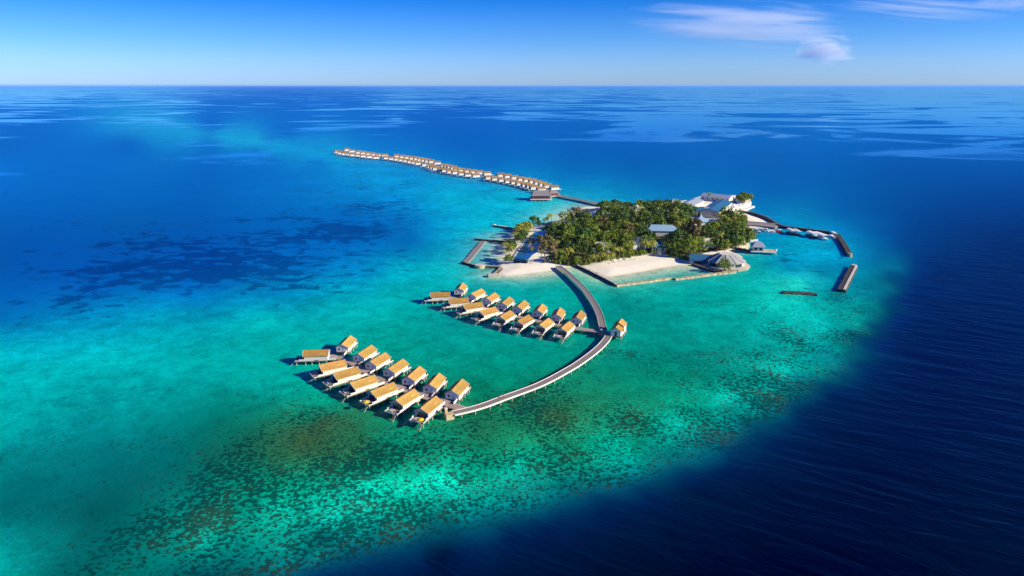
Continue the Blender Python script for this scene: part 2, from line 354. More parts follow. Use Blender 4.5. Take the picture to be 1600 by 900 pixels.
# ragged outlines: the charted contours wander a few metres
def wander(seed):
    out = np.zeros(len(X))
    for i_, (a, b_) in enumerate(zip(X, Y)):
        r_ = math.hypot(a, b_)
        if r_ > 4000: continue
        k = min(1., r_ / 400.)
        out[i_] = k * (mnoise.noise(Vector((a * .016, b_ * .016, seed))) * 5 + mnoise.noise(Vector((a * .05, b_ * .05, seed + 9))) * 5 + mnoise.noise(Vector((a * .13, b_ * .13, seed + 4))) * 4)
    return out
XT, YT = X, Y; X, Y = X + wander(1.5), Y + wander(40.5)
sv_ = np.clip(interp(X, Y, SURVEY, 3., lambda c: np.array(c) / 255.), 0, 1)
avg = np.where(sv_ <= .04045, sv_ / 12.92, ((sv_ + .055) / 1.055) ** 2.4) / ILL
coral = interp(X, Y, CORAL, 4.)[:, 0]; grass = interp(X, Y, GRASS, 4.)[:, 0]; calm = interp(X, Y, CALM, 4.)[:, 0]
dark = np.array([.003, .035, .033]); fr = (.56 * np.clip(coral, 0, 1))[:, None]
gv = np.clip(grass, 0, 1)[:, None]
base = np.maximum((avg - dark * fr * np.minimum(1, avg[:, 1:2] / .25)) / (1 - fr), avg * .9)
dirt = np.random.rand(len(X), 1) * .0
base = base / (1 - .38 * gv)
X, Y = XT, YT
# pale sand showing through the shallows along the beaches
def shore(pts, width):
    return np.exp(-(polyline_dist(X, Y, [G(*p) for p in pts]) / width) ** 1.3)
pale = np.zeros(len(X))
for pts, w_ in (([(778,429),(812,431),(845,428),(880,421),(905,418)], 9.), ([(912,421),(946,434),(966,432),(1000,426),(1040,419),(1080,416)], 10.),
                ([(786,408),(788,395),(790,380),(798,370)], 12.), ([(800,364),(830,357),(868,349)], 6.), ([(880,341),(902,332),(918,325)], 16.), ([(1146,392),(1172,393)], 4.)):
    pale = np.maximum(pale, shore(pts, w_))
pale_c = np.array([.60, .62, .42])
base = base * (1 - pale[:, None]) + pale_c * pale[:, None]
col = me.color_attributes.new("water_tone", 'FLOAT_COLOR', 'POINT')  # sea tone by depth; sky reflection in the far blues stays in the colour
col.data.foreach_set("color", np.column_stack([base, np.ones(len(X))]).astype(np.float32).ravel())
for nm, a in (("coral", coral), ("seagrass", grass), ("calm", calm)):
    at = me.attributes.new(nm, 'FLOAT', 'POINT'); at.data.foreach_set("value", a.astype(np.float32))
sea = bpy.data.objects.new("water", me); COL.objects.link(sea); sea["kind"] = "structure"

m = bpy.data.materials.new("sea_water"); m.use_nodes = True; t = NT(m.node_tree); b = t.t.nodes["Principled BSDF"]
geo = t.n("NewGeometry"); pos = geo.outputs["Position"]
def attr(n_): return t.n("Attribute", attribute_name=n_)
water_tone = attr("water_tone").outputs["Color"]; co_, gr_, ca_ = (attr(k).outputs["Fac"] for k in ("coral", "seagrass", "calm"))
warp = t.n("Mapping", i_Scale=(1, 1, 1)); t.l(pos, warp.inputs[0])
def smooth(v, a, b_):
    nd = t.n("MapRange", interpolation_type='SMOOTHSTEP'); t.l(v, nd.inputs[0]) if not isinstance(v, float) else None
    for k, s in ((1, a), (2, b_)):
        if isinstance(s, (int, float)): nd.inputs[k].default_value = s
        else: t.l(s, nd.inputs[k])
    return nd.outputs[0]
# mottling of the sand and weed; fine grain paints ripple and caustic light
big = t.noise(pos, .022, 4, .6, .4); mid = t.noise(pos, .12, 4, .65, .6); fine = t.noise(pos, .75, 4, .72, 1.0)
mot = t.math('ADD', t.math('MULTIPLY', big, .35), t.math('ADD', t.math('MULTIPLY', mid, .45), t.math('MULTIPLY', fine, .62)))
motv = t.ramp(mot, [(.52, .50), (.70, 1.0), (.88, 1.55)])
shallow = smooth(t.n("SeparateColor").outputs[0], 0, 1)
sc_ = t.n("SeparateColor"); t.l(water_tone, sc_.inputs[0])
shal = smooth(sc_.outputs[1], .06, .30)
c = t.mix(shal, water_tone, t.mix(1., water_tone, motv, 'MULTIPLY'))
# seagrass beds on the floor of the bay
sg = t.noise(t.n("Mapping", i_Scale=(.6, 1, 1)).outputs[0], 1)
mp = t.n("Mapping", i_Scale=(.75, 1, 1)); t.l(pos, mp.inputs[0])
g1 = t.math('ADD', t.math('MULTIPLY', t.noise(mp.outputs[0], .105, 5, .64, .5), .6), t.math('MULTIPLY', t.noise(mp.outputs[0], .014, 3, .6, .3), .4))
thr = t.math('SUBTRACT', .665, t.math('MULTIPLY', gr_, .215))
gm = smooth(g1, thr, t.math('ADD', thr, .05))
c = t.mix(t.math('MULTIPLY', gm, .92), c, t.mix(1., c, (.30, .40, .52), 'MULTIPLY'))
# coral heads and rubble: ragged dark patches on pale sand, finer crumbs between
nv = t.n("TexNoise", i_Scale=.30, i_Detail=3.); t.l(pos, nv.inputs["Vector"]); wv = t.n("VectorMath", operation='ADD')
sv = t.n("VectorMath", operation='SCALE', i_3=.9); t.l(nv.outputs["Color"], sv.inputs[0]); t.l(pos, wv.inputs[0]); t.l(sv.outputs[0], wv.inputs[1])
vo = t.n("TexVoronoi", feature='F1', i_Scale=.72, i_Randomness=1.0); t.l(wv.outputs[0], vo.inputs["Vector"])
vsep = t.n("SeparateColor"); t.l(vo.outputs["Color"], vsep.inputs[0])
heads = t.noise(wv.outputs[0], .66, 4, .62, .3); clus = t.noise(pos, .03, 4, .62, .5)
hv = t.math('ADD', t.math('ADD', t.math('MULTIPLY', heads, .74), t.math('MULTIPLY', clus, .26)), t.math('MULTIPLY', t.math('SUBTRACT', .5, vo.outputs["Distance"]), .26))
ht = t.math('SUBTRACT', .655, t.math('MULTIPLY', co_, .20))
reefy = t.noise(pos, .019, 3, .6, .5)
ht = t.math('ADD', ht, t.math('MULTIPLY', t.math('SUBTRACT', .5, reefy), .62))
cm = smooth(hv, ht, t.math('ADD', ht, .08))
crumb = t.noise(wv.outputs[0], 1.25, 4, .7, 1.2); ct = t.math('SUBTRACT', .66, t.math('MULTIPLY', co_, .165))
cm = t.math('MAXIMUM', cm, t.math('MULTIPLY', smooth(crumb, ct, t.math('ADD', ct, .07)), .85))
cm = t.math('MULTIPLY', cm, smooth(co_, .02, .22))
brown = smooth(t.math('ADD', t.noise(pos, .05, 4, .65, .3), t.math('MULTIPLY', t.math('SUBTRACT', crumb, .5), .6)), .50, .62)
ccol = t.mix(t.math('MULTIPLY', brown, .55), (.002, .040, .038), (.036, .044, .016))
ccol = t.mix(smooth(sc_.outputs[1], .02, .16), t.mix(1., water_tone, (.55, .6, .75), 'MULTIPLY'), ccol)
c = t.mix(t.math('MULTIPLY', cm, .86), c, ccol)
# pale flecks of bare sand between the heads
fl = smooth(t.noise(wv.outputs[0], .8, 3, .6, .5), .66, .74)
c = t.mix(t.math('MULTIPLY', t.math('MULTIPLY', fl, co_), .35), c, t.mix(1., c, (1.5, 1.55, 1.5), 'MULTIPLY'))
# wind ruffles and glassy slicks
mp2 = t.n("Mapping", i_Scale=(.55, 1., 1)); t.l(pos, mp2.inputs[0])
s1 = t.noise(mp2.outputs[0], .0026, 7, .60, 1.4)
st = t.math('SUBTRACT', .70, t.math('MULTIPLY', ca_, .32))
slick = smooth(s1, t.math('SUBTRACT', st, .03), t.math('ADD', st, .065))
rough = t.math('SUBTRACT', t.math('SUBTRACT', .40, t.math('MULTIPLY', shal, .22)), t.math('MULTIPLY', slick, .30))
bn = t.noise(pos, .8, 3, .6, .3)
mw = t.n("Mapping", i_Rotation=(0, 0, R(62)), i_Scale=(1, .22, 1)); mw.vector_type = 'TEXTURE'; mw.inputs["Scale"].default_value = (1, 4.5, 1); t.l(pos, mw.inputs[0])
sw = t.noise(mw.outputs[0], .13, 5, .58, .8)
swell = t.math('MULTIPLY', t.math('SUBTRACT', sw, .5), t.math('SUBTRACT', 12.5, t.math('MULTIPLY', smooth(sc_.outputs[1], .012, .06), 11.8)))
bs = t.math('SUBTRACT', .38, t.math('MULTIPLY', slick, .36))
bp1 = t.n("Bump", i_Distance=.5); t.l(swell, bp1.inputs["Height"]); t.l(bs, bp1.inputs["Strength"])
bp = t.n("Bump", i_Distance=.5); t.l(t.math('ADD', t.math('MULTIPLY', bn, .5), swell), bp.inputs["Height"]); t.l(bs, bp.inputs["Strength"])
df = t.n("BsdfDiffuse"); t.l(c, df.inputs[0]); t.l(bp.outputs[0], df.inputs["Normal"])
gl = t.n("BsdfAnisotropic", distribution='BECKMANN'); gl.inputs["Color"].default_value = (.34, .78, 1, 1); t.l(rough, gl.inputs["Roughness"]); t.l(bp.outputs[0], gl.inputs["Normal"])
fr_ = t.n("Fresnel", i_IOR=1.333); t.l(bp1.outputs[0], fr_.inputs["Normal"])
fac = t.math('MULTIPLY', fr_.outputs[0], t.math('ADD', .27, t.math('MULTIPLY', slick, .58)))
mx = t.n("MixShader"); t.l(fac, mx.inputs[0]); t.l(df.outputs[0], mx.inputs[1]); t.l(gl.outputs[0], mx.inputs[2])
t.l(mx.outputs[0], t.t.nodes["Material Output"].inputs[0]); t.t.nodes.remove(b)
me.materials.append(m)

# ------------------------------------------------------------------ island ground
x0, x1, y0, y1 = PX.min() - 12, PX.max() + 12, PY.min() - 12, PY.max() + 12
st_ = 1.8; gx = np.arange(x0, x1, st_); gy = np.arange(y0, y1, st_); GX, GY = np.meshgrid(gx, gy)
sd = sdf(GX.ravel(), GY.ravel())
wig = np.array([mnoise.noise(Vector((a * .05, b_ * .05, 0))) * 1.6 + mnoise.noise(Vector((a * .2, b_ * .2, 3))) * .5 for a, b_ in zip(GX.ravel(), GY.ravel())])
sd2 = sd + wig
gz = np.where(sd2 < 14, np.clip(sd2, -9, 14) * .075, 1.05) + np.where(sd > 8, wig * .04, 0)
def land_z(x, y):
    k = int(round((y - y0) / st_)) * len(gx) + int(round((x - x0) / st_))
    return float(gz[k]) if 0 <= k < len(gz) else 0.
keep = sd > -9; nx = len(gx); fs = []
for r_ in range(len(gy) - 1):
    for c_ in range(nx - 1):
        k = r_ * nx + c_
        if keep[k] and keep[k + 1] and keep[k + nx] and keep[k + nx + 1]: fs.append((k, k + 1, k + nx + 1, k + nx))
me = bpy.data.meshes.new("island"); me.from_pydata(np.column_stack([GX.ravel(), GY.ravel(), gz]).tolist(), [], fs)
me.polygons.foreach_set("use_smooth", [True] * len(fs))
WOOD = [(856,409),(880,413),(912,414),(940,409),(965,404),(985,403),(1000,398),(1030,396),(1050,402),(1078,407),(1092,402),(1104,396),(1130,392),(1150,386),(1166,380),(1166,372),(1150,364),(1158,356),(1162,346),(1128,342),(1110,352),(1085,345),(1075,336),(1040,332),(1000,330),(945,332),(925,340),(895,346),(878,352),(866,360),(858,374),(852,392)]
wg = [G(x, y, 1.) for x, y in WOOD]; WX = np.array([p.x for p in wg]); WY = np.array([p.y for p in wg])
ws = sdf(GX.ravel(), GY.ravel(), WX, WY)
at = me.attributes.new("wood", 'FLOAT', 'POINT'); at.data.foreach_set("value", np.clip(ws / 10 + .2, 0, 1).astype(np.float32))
isl = bpy.data.objects.new("island_sand", me); COL.objects.link(isl); isl["kind"] = "structure"
m = bpy.data.materials.new("coral_sand"); m.use_nodes = True; t = NT(m.node_tree); b = t.t.nodes["Principled BSDF"]
pos = t.n("NewGeometry").outputs["Position"]; sz = t.n("SeparateXYZ"); t.l(pos, sz.inputs[0])
n1 = t.noise(pos, .12, 5, .6); n2 = t.noise(pos, 1.2, 4, .6)
sand = t.ramp(t.math('ADD', t.math('MULTIPLY', n1, .6), t.math('MULTIPLY', n2, .4)), [(.3, (.80, .72, .58)), (.5, (.90, .82, .68)), (.7, (.93, .86, .73))])
wet = t.n("MapRange", interpolation_type='SMOOTHSTEP', i_1=.03, i_2=.28); t.l(sz.outputs[2], wet.inputs[0])
sand = t.mix(wet.outputs[0], t.mix(1., sand, (.80, .78, .68), 'MULTIPLY'), sand)
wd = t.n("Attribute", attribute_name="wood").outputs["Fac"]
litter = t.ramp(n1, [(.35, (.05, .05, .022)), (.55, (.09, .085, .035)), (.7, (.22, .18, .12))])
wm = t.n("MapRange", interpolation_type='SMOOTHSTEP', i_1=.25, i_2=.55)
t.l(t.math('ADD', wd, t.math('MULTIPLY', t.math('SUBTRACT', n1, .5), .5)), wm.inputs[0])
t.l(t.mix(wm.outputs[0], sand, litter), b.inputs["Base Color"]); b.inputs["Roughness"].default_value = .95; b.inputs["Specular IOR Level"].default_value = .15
bp = t.n("Bump", i_Strength=.3, i_Distance=.15); t.l(n2, bp.inputs["Height"]); t.l(bp.outputs[0], b.inputs["Normal"])
me.materials.append(m)

# ------------------------------------------------------------------ overwater villas
DZ, EAVE, RIDGE, HW, HL = 2.1, 4.35, 6.15, 3.15, 5.5
def roof_mb(mb, hl, hw, ez, rz, m, th=.22, prow=.0, seg=12, curve=.0):
    """gable roof along x, slightly dished, as one solid shell"""
    prof = []
    for k in range(seg + 1):
        u = -1 + 2 * k / seg; a = abs(u); z = rz + (ez - rz) * a + curve * (a * a - a)
        prof.append((u * hw, z))
    n = len(prof); v = []; f = []
    for x in (-hl, hl):
        for (y, z) in prof: v.append((x + math.copysign(prow, x) * (1 - abs(y) / hw), y, z))
        for (y, z) in prof: v.append((x + math.copysign(prow, x) * (1 - abs(y) / hw), y, z - th))
    for k in range(n - 1):
        f += [(k, k + 2 * n, k + 2 * n + 1, k + 1), (n + k + 1, k + 3 * n + 1, k + 3 * n, n + k), (k, k + 1, n + k + 1, n + k), (2 * n + k, 3 * n + k, 3 * n + k + 1, 2 * n + k + 1)]
    f += [(0, n, 3 * n, 2 * n), (n - 1, 3 * n - 1, 4 * n - 1, 2 * n - 1)]
    mb.add(v, f, m); return mb
def make_villa(s, label, group, name="overwater_villa", deck_len=5.0):
    """x points to the open water, s = side (+1 / -1) of the sunlit flank that carries the entry bridge"""
    r = thing(name, label, "villa", (0, 0, 0), 0, group)
    w = M['white']
    rf = roof_mb(MB(), HL, HW, EAVE, RIDGE, M['shingle'], prow=.15, curve=.5).build('roof', r)
    MB().box(-HL - .15, HL + .15, -.12, .12, RIDGE - .02, RIDGE + .12, M['shingle']).build('ridge_cap', rf)
    for x in (-1, 1):
        for q in (-1, 1):
            xe = x * (HL + .04); e = MB()
            e.add([(xe, q * HW, EAVE - .25), (xe + x * .15, 0, RIDGE - .25), (xe + x * .15, 0, RIDGE + .06), (xe, q * HW, EAVE + .06),
                   (xe + x * .1, q * HW, EAVE - .25), (xe + x * .25, 0, RIDGE - .25), (xe + x * .25, 0, RIDGE + .06), (xe + x * .1, q * HW, EAVE + .06)],
                  [(0, 1, 2, 3), (7, 6, 5, 4), (0, 4, 5, 1), (3, 2, 6, 7), (0, 3, 7, 4), (1, 5, 6, 2)], w).build('bargeboard', rf)
    hw = HW - .3; top = EAVE + (RIDGE - EAVE) * (.3 / HW) - .45
    wl = MB().extr([(-hw, DZ), (hw, DZ), (hw, top), (0, RIDGE - .5), (-hw, top)], -HL + .2, HL - .5, w).build('wall', r)
    MB().extr([(-hw + .02, DZ + .02), (hw - .02, DZ + .02), (hw - .02, top - .04), (0, RIDGE - .55), (-hw + .02, top - .04)], -HL + .14, -HL + .2, M['gable']).build('gable_panel', wl)  # shaded end lifted in the colour: paler than the walls
    MB().box(-HL + .07, -HL + .14, s * .7 - .5, s * .7 + .5, DZ + .02, DZ + 2.1, M['weather']).build('door', r)
    MB().box(-HL + .08, -HL + .14, -s * 1.5 - .45, -s * 1.5 + .45, DZ + .9, DZ + 1.8, M['glass']).build('window', r)
    MB().box(HL - .5, HL - .42, -2.1, 2.1, DZ + .05, DZ + 2.15, M['glass']).build('sliding_door', r)
    MB().box(-1.2, .6, s * hw - .03, s * hw + .05, DZ - .06, DZ + .32, M['door']).build('vent_louvre', wl)
    # deck with its parapets at the water end
    dk = MB().box(-HL + .2, HL + deck_len, -hw - .15, hw + .15, DZ - .28, DZ, M['villadeck']).build('deck', r)
    MB().box(-HL + .2, HL + deck_len + .06, s * (hw + .16), s * (hw + .30), DZ - .30, DZ + .01, M['villadeck']).build('fascia', dk)
    MB().box(-HL + .2, HL + deck_len + .06, -s * (hw + .30), -s * (hw + .16), DZ - .30, DZ + .01, M['villadeck']).build('fascia', dk)
    for q in (s, -s):
        a, c = sorted((q * (hw - .02), q * (hw + .14)))
        MB().box(HL - .48, HL + min(2.0, deck_len * .5), a, c, DZ + .002, DZ + (.85 if deck_len > 3 else .4), w).build('privacy_screen', r)
        MB().box(HL + min(2.0, deck_len * .5) + .003, HL + deck_len, a, c, DZ + .002, DZ + .28, M['weather']).build('parapet', r)
    MB().box(HL + deck_len + .002, HL + deck_len + .15, -hw - .1, hw - 1.6, DZ - .1, DZ + .36, w).build('parapet', r)
    st = MB()
    for k in range(6): st.box(HL + deck_len + .2 + k * .32, HL + deck_len + .5 + k * .32, hw - 1.4, hw - .3, DZ - .35 - k * .34, DZ - .28 - k * .34, M['villadeck'])
    for yy in (hw - 1.45, hw - .3):
        st.rod((HL + deck_len + .16, yy + .03, DZ - .25), (HL + deck_len + 2.2, yy + .03, DZ - 2.4), .06, None, w, 6)
    st.build('steps', r)
    for dx in ((.9, 2.0) if deck_len > 3 else ()):
        lg = MB().box(HL + dx, HL + dx + .7, -.95 * s - .95, -.95 * s + .95, DZ + .3, DZ + .42, w)
        lg.build('sunbed', r)
    # timber plinth under the floor and piles
    MB().box(-HL + .7, HL - .6, -hw + .25, hw - .25, DZ - .62, DZ - .29, M['door']).build('floor_beam', r)
    for x in (-4.6, -1.4, 1.8, 4.6, HL + deck_len - .6):
        for q in (-1, 1): MB().rod((x, q * (hw - .35), -1.5), (x, q * (hw - .35), DZ - .29), .2, None, M['pile'], 8).build('pile', r)
    # short entry bridge to the pier
    eb = MB().box(-HL - 3.4, -HL + .18, s * 1.15 - .8, s * 1.15 + .8, DZ - .22, DZ - .02, M['deck']).build('entry_bridge', r)
    MB().box(-HL - 3.4, -HL + .6, s * 2.0 - .06, s * 2.0 + .06, DZ - .3, DZ + .75, w).build('railing', eb)
    MB().rod((-HL - 2.2, s * 1.15, -1.5), (-HL - 2.2, s * 1.15, DZ - .24), .16, None, M['pile'], 8).build('pile', r)
    return r

def villa_at(p_pier, p_water):
    a, b_ = G(*p_pier, RIDGE), G(*p_water, RIDGE); c = (a + b_) / 2; dd = b_ - a
    return Vector((c.x, c.y, 0)), math.atan2(dd.y, dd.x)
NEAR_B = [((534.4,537.2),(547.2,524.4)),((560.6,551.7),(579.4,539.7)),((579.4,563.9),(601.1,551.1)),((609,574),(627.6,562)),((638.5,587),(654.5,573)),((671.1,600),(686.1,582.8)),((707.2,608.3),(721.1,593.3))]
NEAR_F = [((533.9,562.6),(503.3,569.2)),((553.9,573.9),(525,582.2)),((581.7,586.7),(550.6,596.7)),((613.3,597.8),(581,610.6)),((645.6,608.3),(620,623.9)),((680.6,618.9),(657.8,637.2))]
NEAR_L = ((511.1,546.1),(476.7,547.2))
MID_B = [((717.8,448.9),(722.2,442.7)),((736.7,458.4),(752.2,450.9)),((761.1,464.9),(772.7,457.6)),((784.9,472.2),(796,463.8)),((808.9,477.8),(818.9,469.6)),((840.5,483.3),(846.5,475.3)),((869.7,490),(874.5,481.1)),((901.2,494.4),(907,485.6))]
MID_F = [((727.8,465.1),(704.4,466.9)),((749.3,472.2),(726.7,475.8)),((772.2,479.3),(751.1,485.6)),((797.8,484.4),(781.1,494.4)),((825.6,491.8),(809.6,501.1)),((856.7,497.1),(843.8,506.7)),((889.6,501.6),(877.1,512.2))]
MID_L = ((701.1,456.2),(674.4,457.1))
protoB = protoF = None
def place_row(rows, s, fmt, group):
    global protoB, protoF
    for k, (a, b_) in enumerate(rows):
        loc, rz = villa_at(a, b_); lab = fmt(k, len(rows))
        pr = protoB if s < 0 else protoF
        if pr is None:
            pr = make_villa(s, lab, group, deck_len=1.6 if s < 0 else 3.6); pr.location = loc; pr.rotation_euler = (0, 0, rz)
            if s < 0: protoB = pr
            else: protoF = pr
        else:
            o = dup(pr, loc, rz, lab); o["group"] = group
gn, gm_ = "villas along the near pier", "villas along the middle pier"
place_row(NEAR_B, -1, lambda k, n: f"golden roofed villa, {ORD[k]} from the left in the back row of the nearest pier", gn)
place_row(NEAR_F, 1, lambda k, n: f"golden roofed villa, {ORD[k]} from the left in the front row of the nearest pier", gn)
place_row([NEAR_L], 1, lambda k, n: "leftmost villa at the tip of the nearest pier, its long flank facing the viewer", gn)
place_row(MID_B, -1, lambda k, n: f"golden roofed villa, {ORD[k]} from the left in the back row of the middle pier", gm_)
place_row(MID_F, 1, lambda k, n: f"golden roofed villa, {ORD[k]} from the left in the front row of the middle pier", gm_)
place_row([MID_L], 1, lambda k, n: "leftmost villa at the tip of the middle pier, standing side on", gm_)

# two yellow parasols on deck corners
def parasol(lab, loc, m):
    r = thing("parasol", lab, "parasol", loc)
    MB().rod((0, 0, 0), (0, 0, 2.2), .04, .03, M['pile'], 6).build('pole', r)
    n = 8; cv = [(1.35 * math.cos(k * 2 * math.pi / n), 1.35 * math.sin(k * 2 * math.pi / n), 1.75) for k in range(n)]
    mid_ = [(.8 * math.cos(k * 2 * math.pi / n), .8 * math.sin(k * 2 * math.pi / n), 2.1) for k in range(n)]
    cb = MB().add(cv + mid_ + [(0, 0, 2.35)], [(k, (k + 1) % n, (k + 1) % n + n, k + n) for k in range(n)] + [(k + n, (k + 1) % n + n, 2 * n) for k in range(n)], m)
    o = cb.build('canopy', r); sm = o.modifiers.new("thick", 'SOLIDIFY'); sm.thickness = .04
    return r
for k, lab in ((3, "yellow parasol on a front row deck corner, the left one of two"), (5, "yellow parasol on the deck corner of the front villa nearest the boardwalk")):
    loc, rz = villa_at(*NEAR_F[k]); q = Matrix.Rotation(rz, 3, 'Z') @ Vector((HL + 4.2, HW - .9, 0))
    parasol(lab, (loc.x + q.x, loc.y + q.y, DZ), M['yellow'])

# ------------------------------------------------------------------ piers and boardwalks
def walkway(name, label, pts, width, z=2.0, kerb=M['white'], pile_every=4.5, group=None, rail=True, w0=None, cat="boardwalk", both=True, piles=True):
    path = smooth_path([G(*p, z) for p in pts], 2.5); o = path[0].copy(); o.z = 0
    path = [Vector((p.x - o.x, p.y - o.y, 0)) for p in path]
    r = thing(name, label, cat, o, 0, group)
    hw = (lambda u: (w0 + (width - w0) * u) / 2) if w0 else (lambda u: width / 2)
    ribbon(MB(), path, lambda u: -hw(u), lambda u: hw(u), z - .3, z, M['deck'] if rail else M['pierdeck']).build('deck', r)
    if rail:
        for s in (-1, 1):
            ribbon(MB(), path, lambda u: s * hw(u) + min(0, s * .20) + (.02 * s), lambda u: s * hw(u) + max(0, s * .20) + (.02 * s), z - .5, z + .22, kerb).build('kerb_beam', r)
    L = sum((path[i + 1] - path[i]).length for i in range(len(path) - 1))
    ev = max(pile_every, L * 2 / 96.)
    if piles:
        for s in (-1, 1):
            for p in offset_pts(path, ev, s * (min(hw(0), hw(1)) - .1)):
                MB().rod((p.x, p.y, -1.5), (p.x, p.y, z - .31), .2, None, M['pile'], 8).build('pile', r)
    return r
walkway("boardwalk", "long curved boardwalk with white edges sweeping from the nearest pier to the pile junction",
        [(708,645.5),(740,638),(762,631),(787,621.5),(815,611.5),(840,602),(862,591.5),(882,580.5),(900,570),(920,556),(936,543),(947,531),(951,524)], 3.1)
walkway("boardwalk", "curved boardwalk running from the pile junction to the sandy island beach",
        [(943,515),(940.5,506),(937,492),(930,477),(921,463),(911,450),(898,437),(884,424),(872,415)], 3.2)
walkway("pier", "nearest wide timber pier carrying two rows of golden roofed villas",
        [(515,555),(530,559),(550,567),(570,579),(592,592.5),(620,604),(655,616),(690,627),(722,638.5)], 4.6, 1.985, rail=False, w0=3.0, cat="pier")
walkway("pier", "middle timber pier carrying two rows of small golden roofed villas",
        [(702,464),(722,469),(748,478),(777,487),(808,494.5),(838,501),(868,507),(903,513),(938,518)], 4.0, 1.985, rail=False, w0=3.0, cat="pier")
walkway("boardwalk", "short deck linking the pile junction to the lone pavilion", [(939,517.5),(952,519.5),(966,521.5)], 4.2, 1.97, rail=False)
# stone landing at the end of the nearest pier
g = G(702, 654); r = thing("stone_landing", "tan stone landing block with a post at the end of the curved boardwalk", "landing", g, R(25))
MB().box(-1.6, 1.6, -1.3, 1.3, -1.5, 2.2, M['sandstone']).build('block', r, bevel=.12)
MB().box(-1.5, -.5, .2, 1.2, 2.2, 4.1, M['sandstone']).build('post', r, bevel=.1)
MB().box(-1.62, -.38, .08, 1.32, 4.1, 4.3, M['white']).build('cap', r)
g = G(939.5, 524); r = thing("stone_landing", "small tan mooring block beside the pile junction of the boardwalks", "landing", g, R(5))
MB().box(-1.2, 1.2, -1.0, 1.0, -1.5, 2.3, M['sandstone']).build('block', r, bevel=.12)
MB().box(-.5, .5, -.4, .4, 2.3, 3.3, M['white']).build('post', r, bevel=.08)

# lone pavilion east of the junction, with a stepped roof
g = G(966, 525.5); r = thing("pavilion", "lone grey walled pavilion with a stepped golden roof beside the boardwalk junction", "pavilion", (g.x, g.y, 0), R(66))
r1 = roof_mb(MB(), 3.0, 2.9, 5.0, 7.0, M['shingle'], prow=.3).build('roof', r); r1.location = (2.4, 0, .6)
r2 = roof_mb(MB(), 3.2, 2.9, 5.0, 6.9, M['shingle'], prow=.3).build('roof', r); r2.location = (-2.5, 0, -.2)
MB().extr([(-2.5, 2.0), (2.5, 2.0), (2.5, 5.0), (0, 6.5), (-2.5, 5.0)], -5.2, 5.0, M['gable']).build('wall', r)
MB().box(-5.5, 5.4, -3, 3, 1.7, 2.0, M['villadeck']).build('deck', r)
MB().box(-5.28, -5.2, -.6, .6, 2.02, 4.2, M['door']).build('door', r)
MB().box(-2, 1.5, -2.58, -2.5, 3.0, 4.2, M['glass']).build('window', r)
for x in (-4.8, -1.6, 1.6, 4.8):
    for q in (-1, 1): MB().rod((x, q * 2.5, -1.5), (x, q * 2.5, 1.69), .22, None, M['pile'], 8).build('pile', r)

# ------------------------------------------------------------------ person on the boardwalk
def person(label, loc, rz):
    r = thing("person", label, "person", loc, rz)
    def skin(name, pts, edges, rad, m, root=0, parent=r):
        me_ = bpy.data.meshes.new(name); me_.from_pydata(pts, edges, []); me_.materials.append(m)
        o = bpy.data.objects.new(name, me_); COL.objects.link(o); o.parent = parent
        md = o.modifiers.new("skin", 'SKIN'); md.use_smooth_shade = True
        for k, q in enumerate(me_.skin_vertices[0].data): q.radius = rad[k] if isinstance(rad[k], tuple) else (rad[k], rad[k]); q.use_root = (k == root)
        o.modifiers.new("sub", 'SUBSURF').render_levels = 1
        return o
    pts = [(0,0,.95),(0,0,1.15),(0,.01,1.38),(0,.01,1.50),(0,.02,1.58),(0,.03,1.70),
           (.10,0,.88),(.11,.14,.50),(.11,.10,.10),(.11,.24,.04), (-.10,0,.88),(-.11,-.06,.48),(-.11,-.26,.12),(-.11,-.14,.04),
           (.19,.0,1.40),(.24,-.08,1.12),(.24,.03,.90),(.24,.06,.80), (-.19,0,1.40),(-.24,.08,1.12),(-.24,.20,.93),(-.24,.24,.84)]
    ed = [(0,1),(1,2),(2,3),(3,4),(4,5),(0,6),(6,7),(7,8),(8,9),(0,10),(10,11),(11,12),(12,13),(2,14),(14,15),(15,16),(16,17),(2,18),(18,19),(19,20),(20,21)]
    rad = [(.15,.11),(.14,.10),(.17,.11),.06,.085,.095,.09,.06,.045,.04,.09,.06,.045,.04,.055,.042,.034,.03,.055,.042,.034,.03]
    skin('body', pts, ed, rad, M['skin'])
    skin('shirt', [(0,0,.98),(0,0,1.15),(0,.01,1.40),(.20,0,1.40),(.24,-.06,1.20),(-.20,0,1.40),(-.24,.06,1.20)], [(0,1),(1,2),(2,3),(3,4),(2,5),(5,6)], [(.17,.13),(.16,.12),(.19,.13),.07,.06,.07,.06], M['shirt'])
    skin('shorts', [(0,0,.97),(.10,0,.86),(.11,.10,.60),(-.10,0,.86),(-.11,-.04,.60)], [(0,1),(1,2),(0,3),(3,4)], [(.17,.13),.11,.085,.11,.085], M['shorts'])
    skin('hair', [(0,-.02,1.72),(0,.0,1.76)], [(0,1)], [.09,.08], M['hair'])
g = G(787, 622, 2.0)
person("person in a pale top and red shorts walking along the curved boardwalk", g, R(-60))

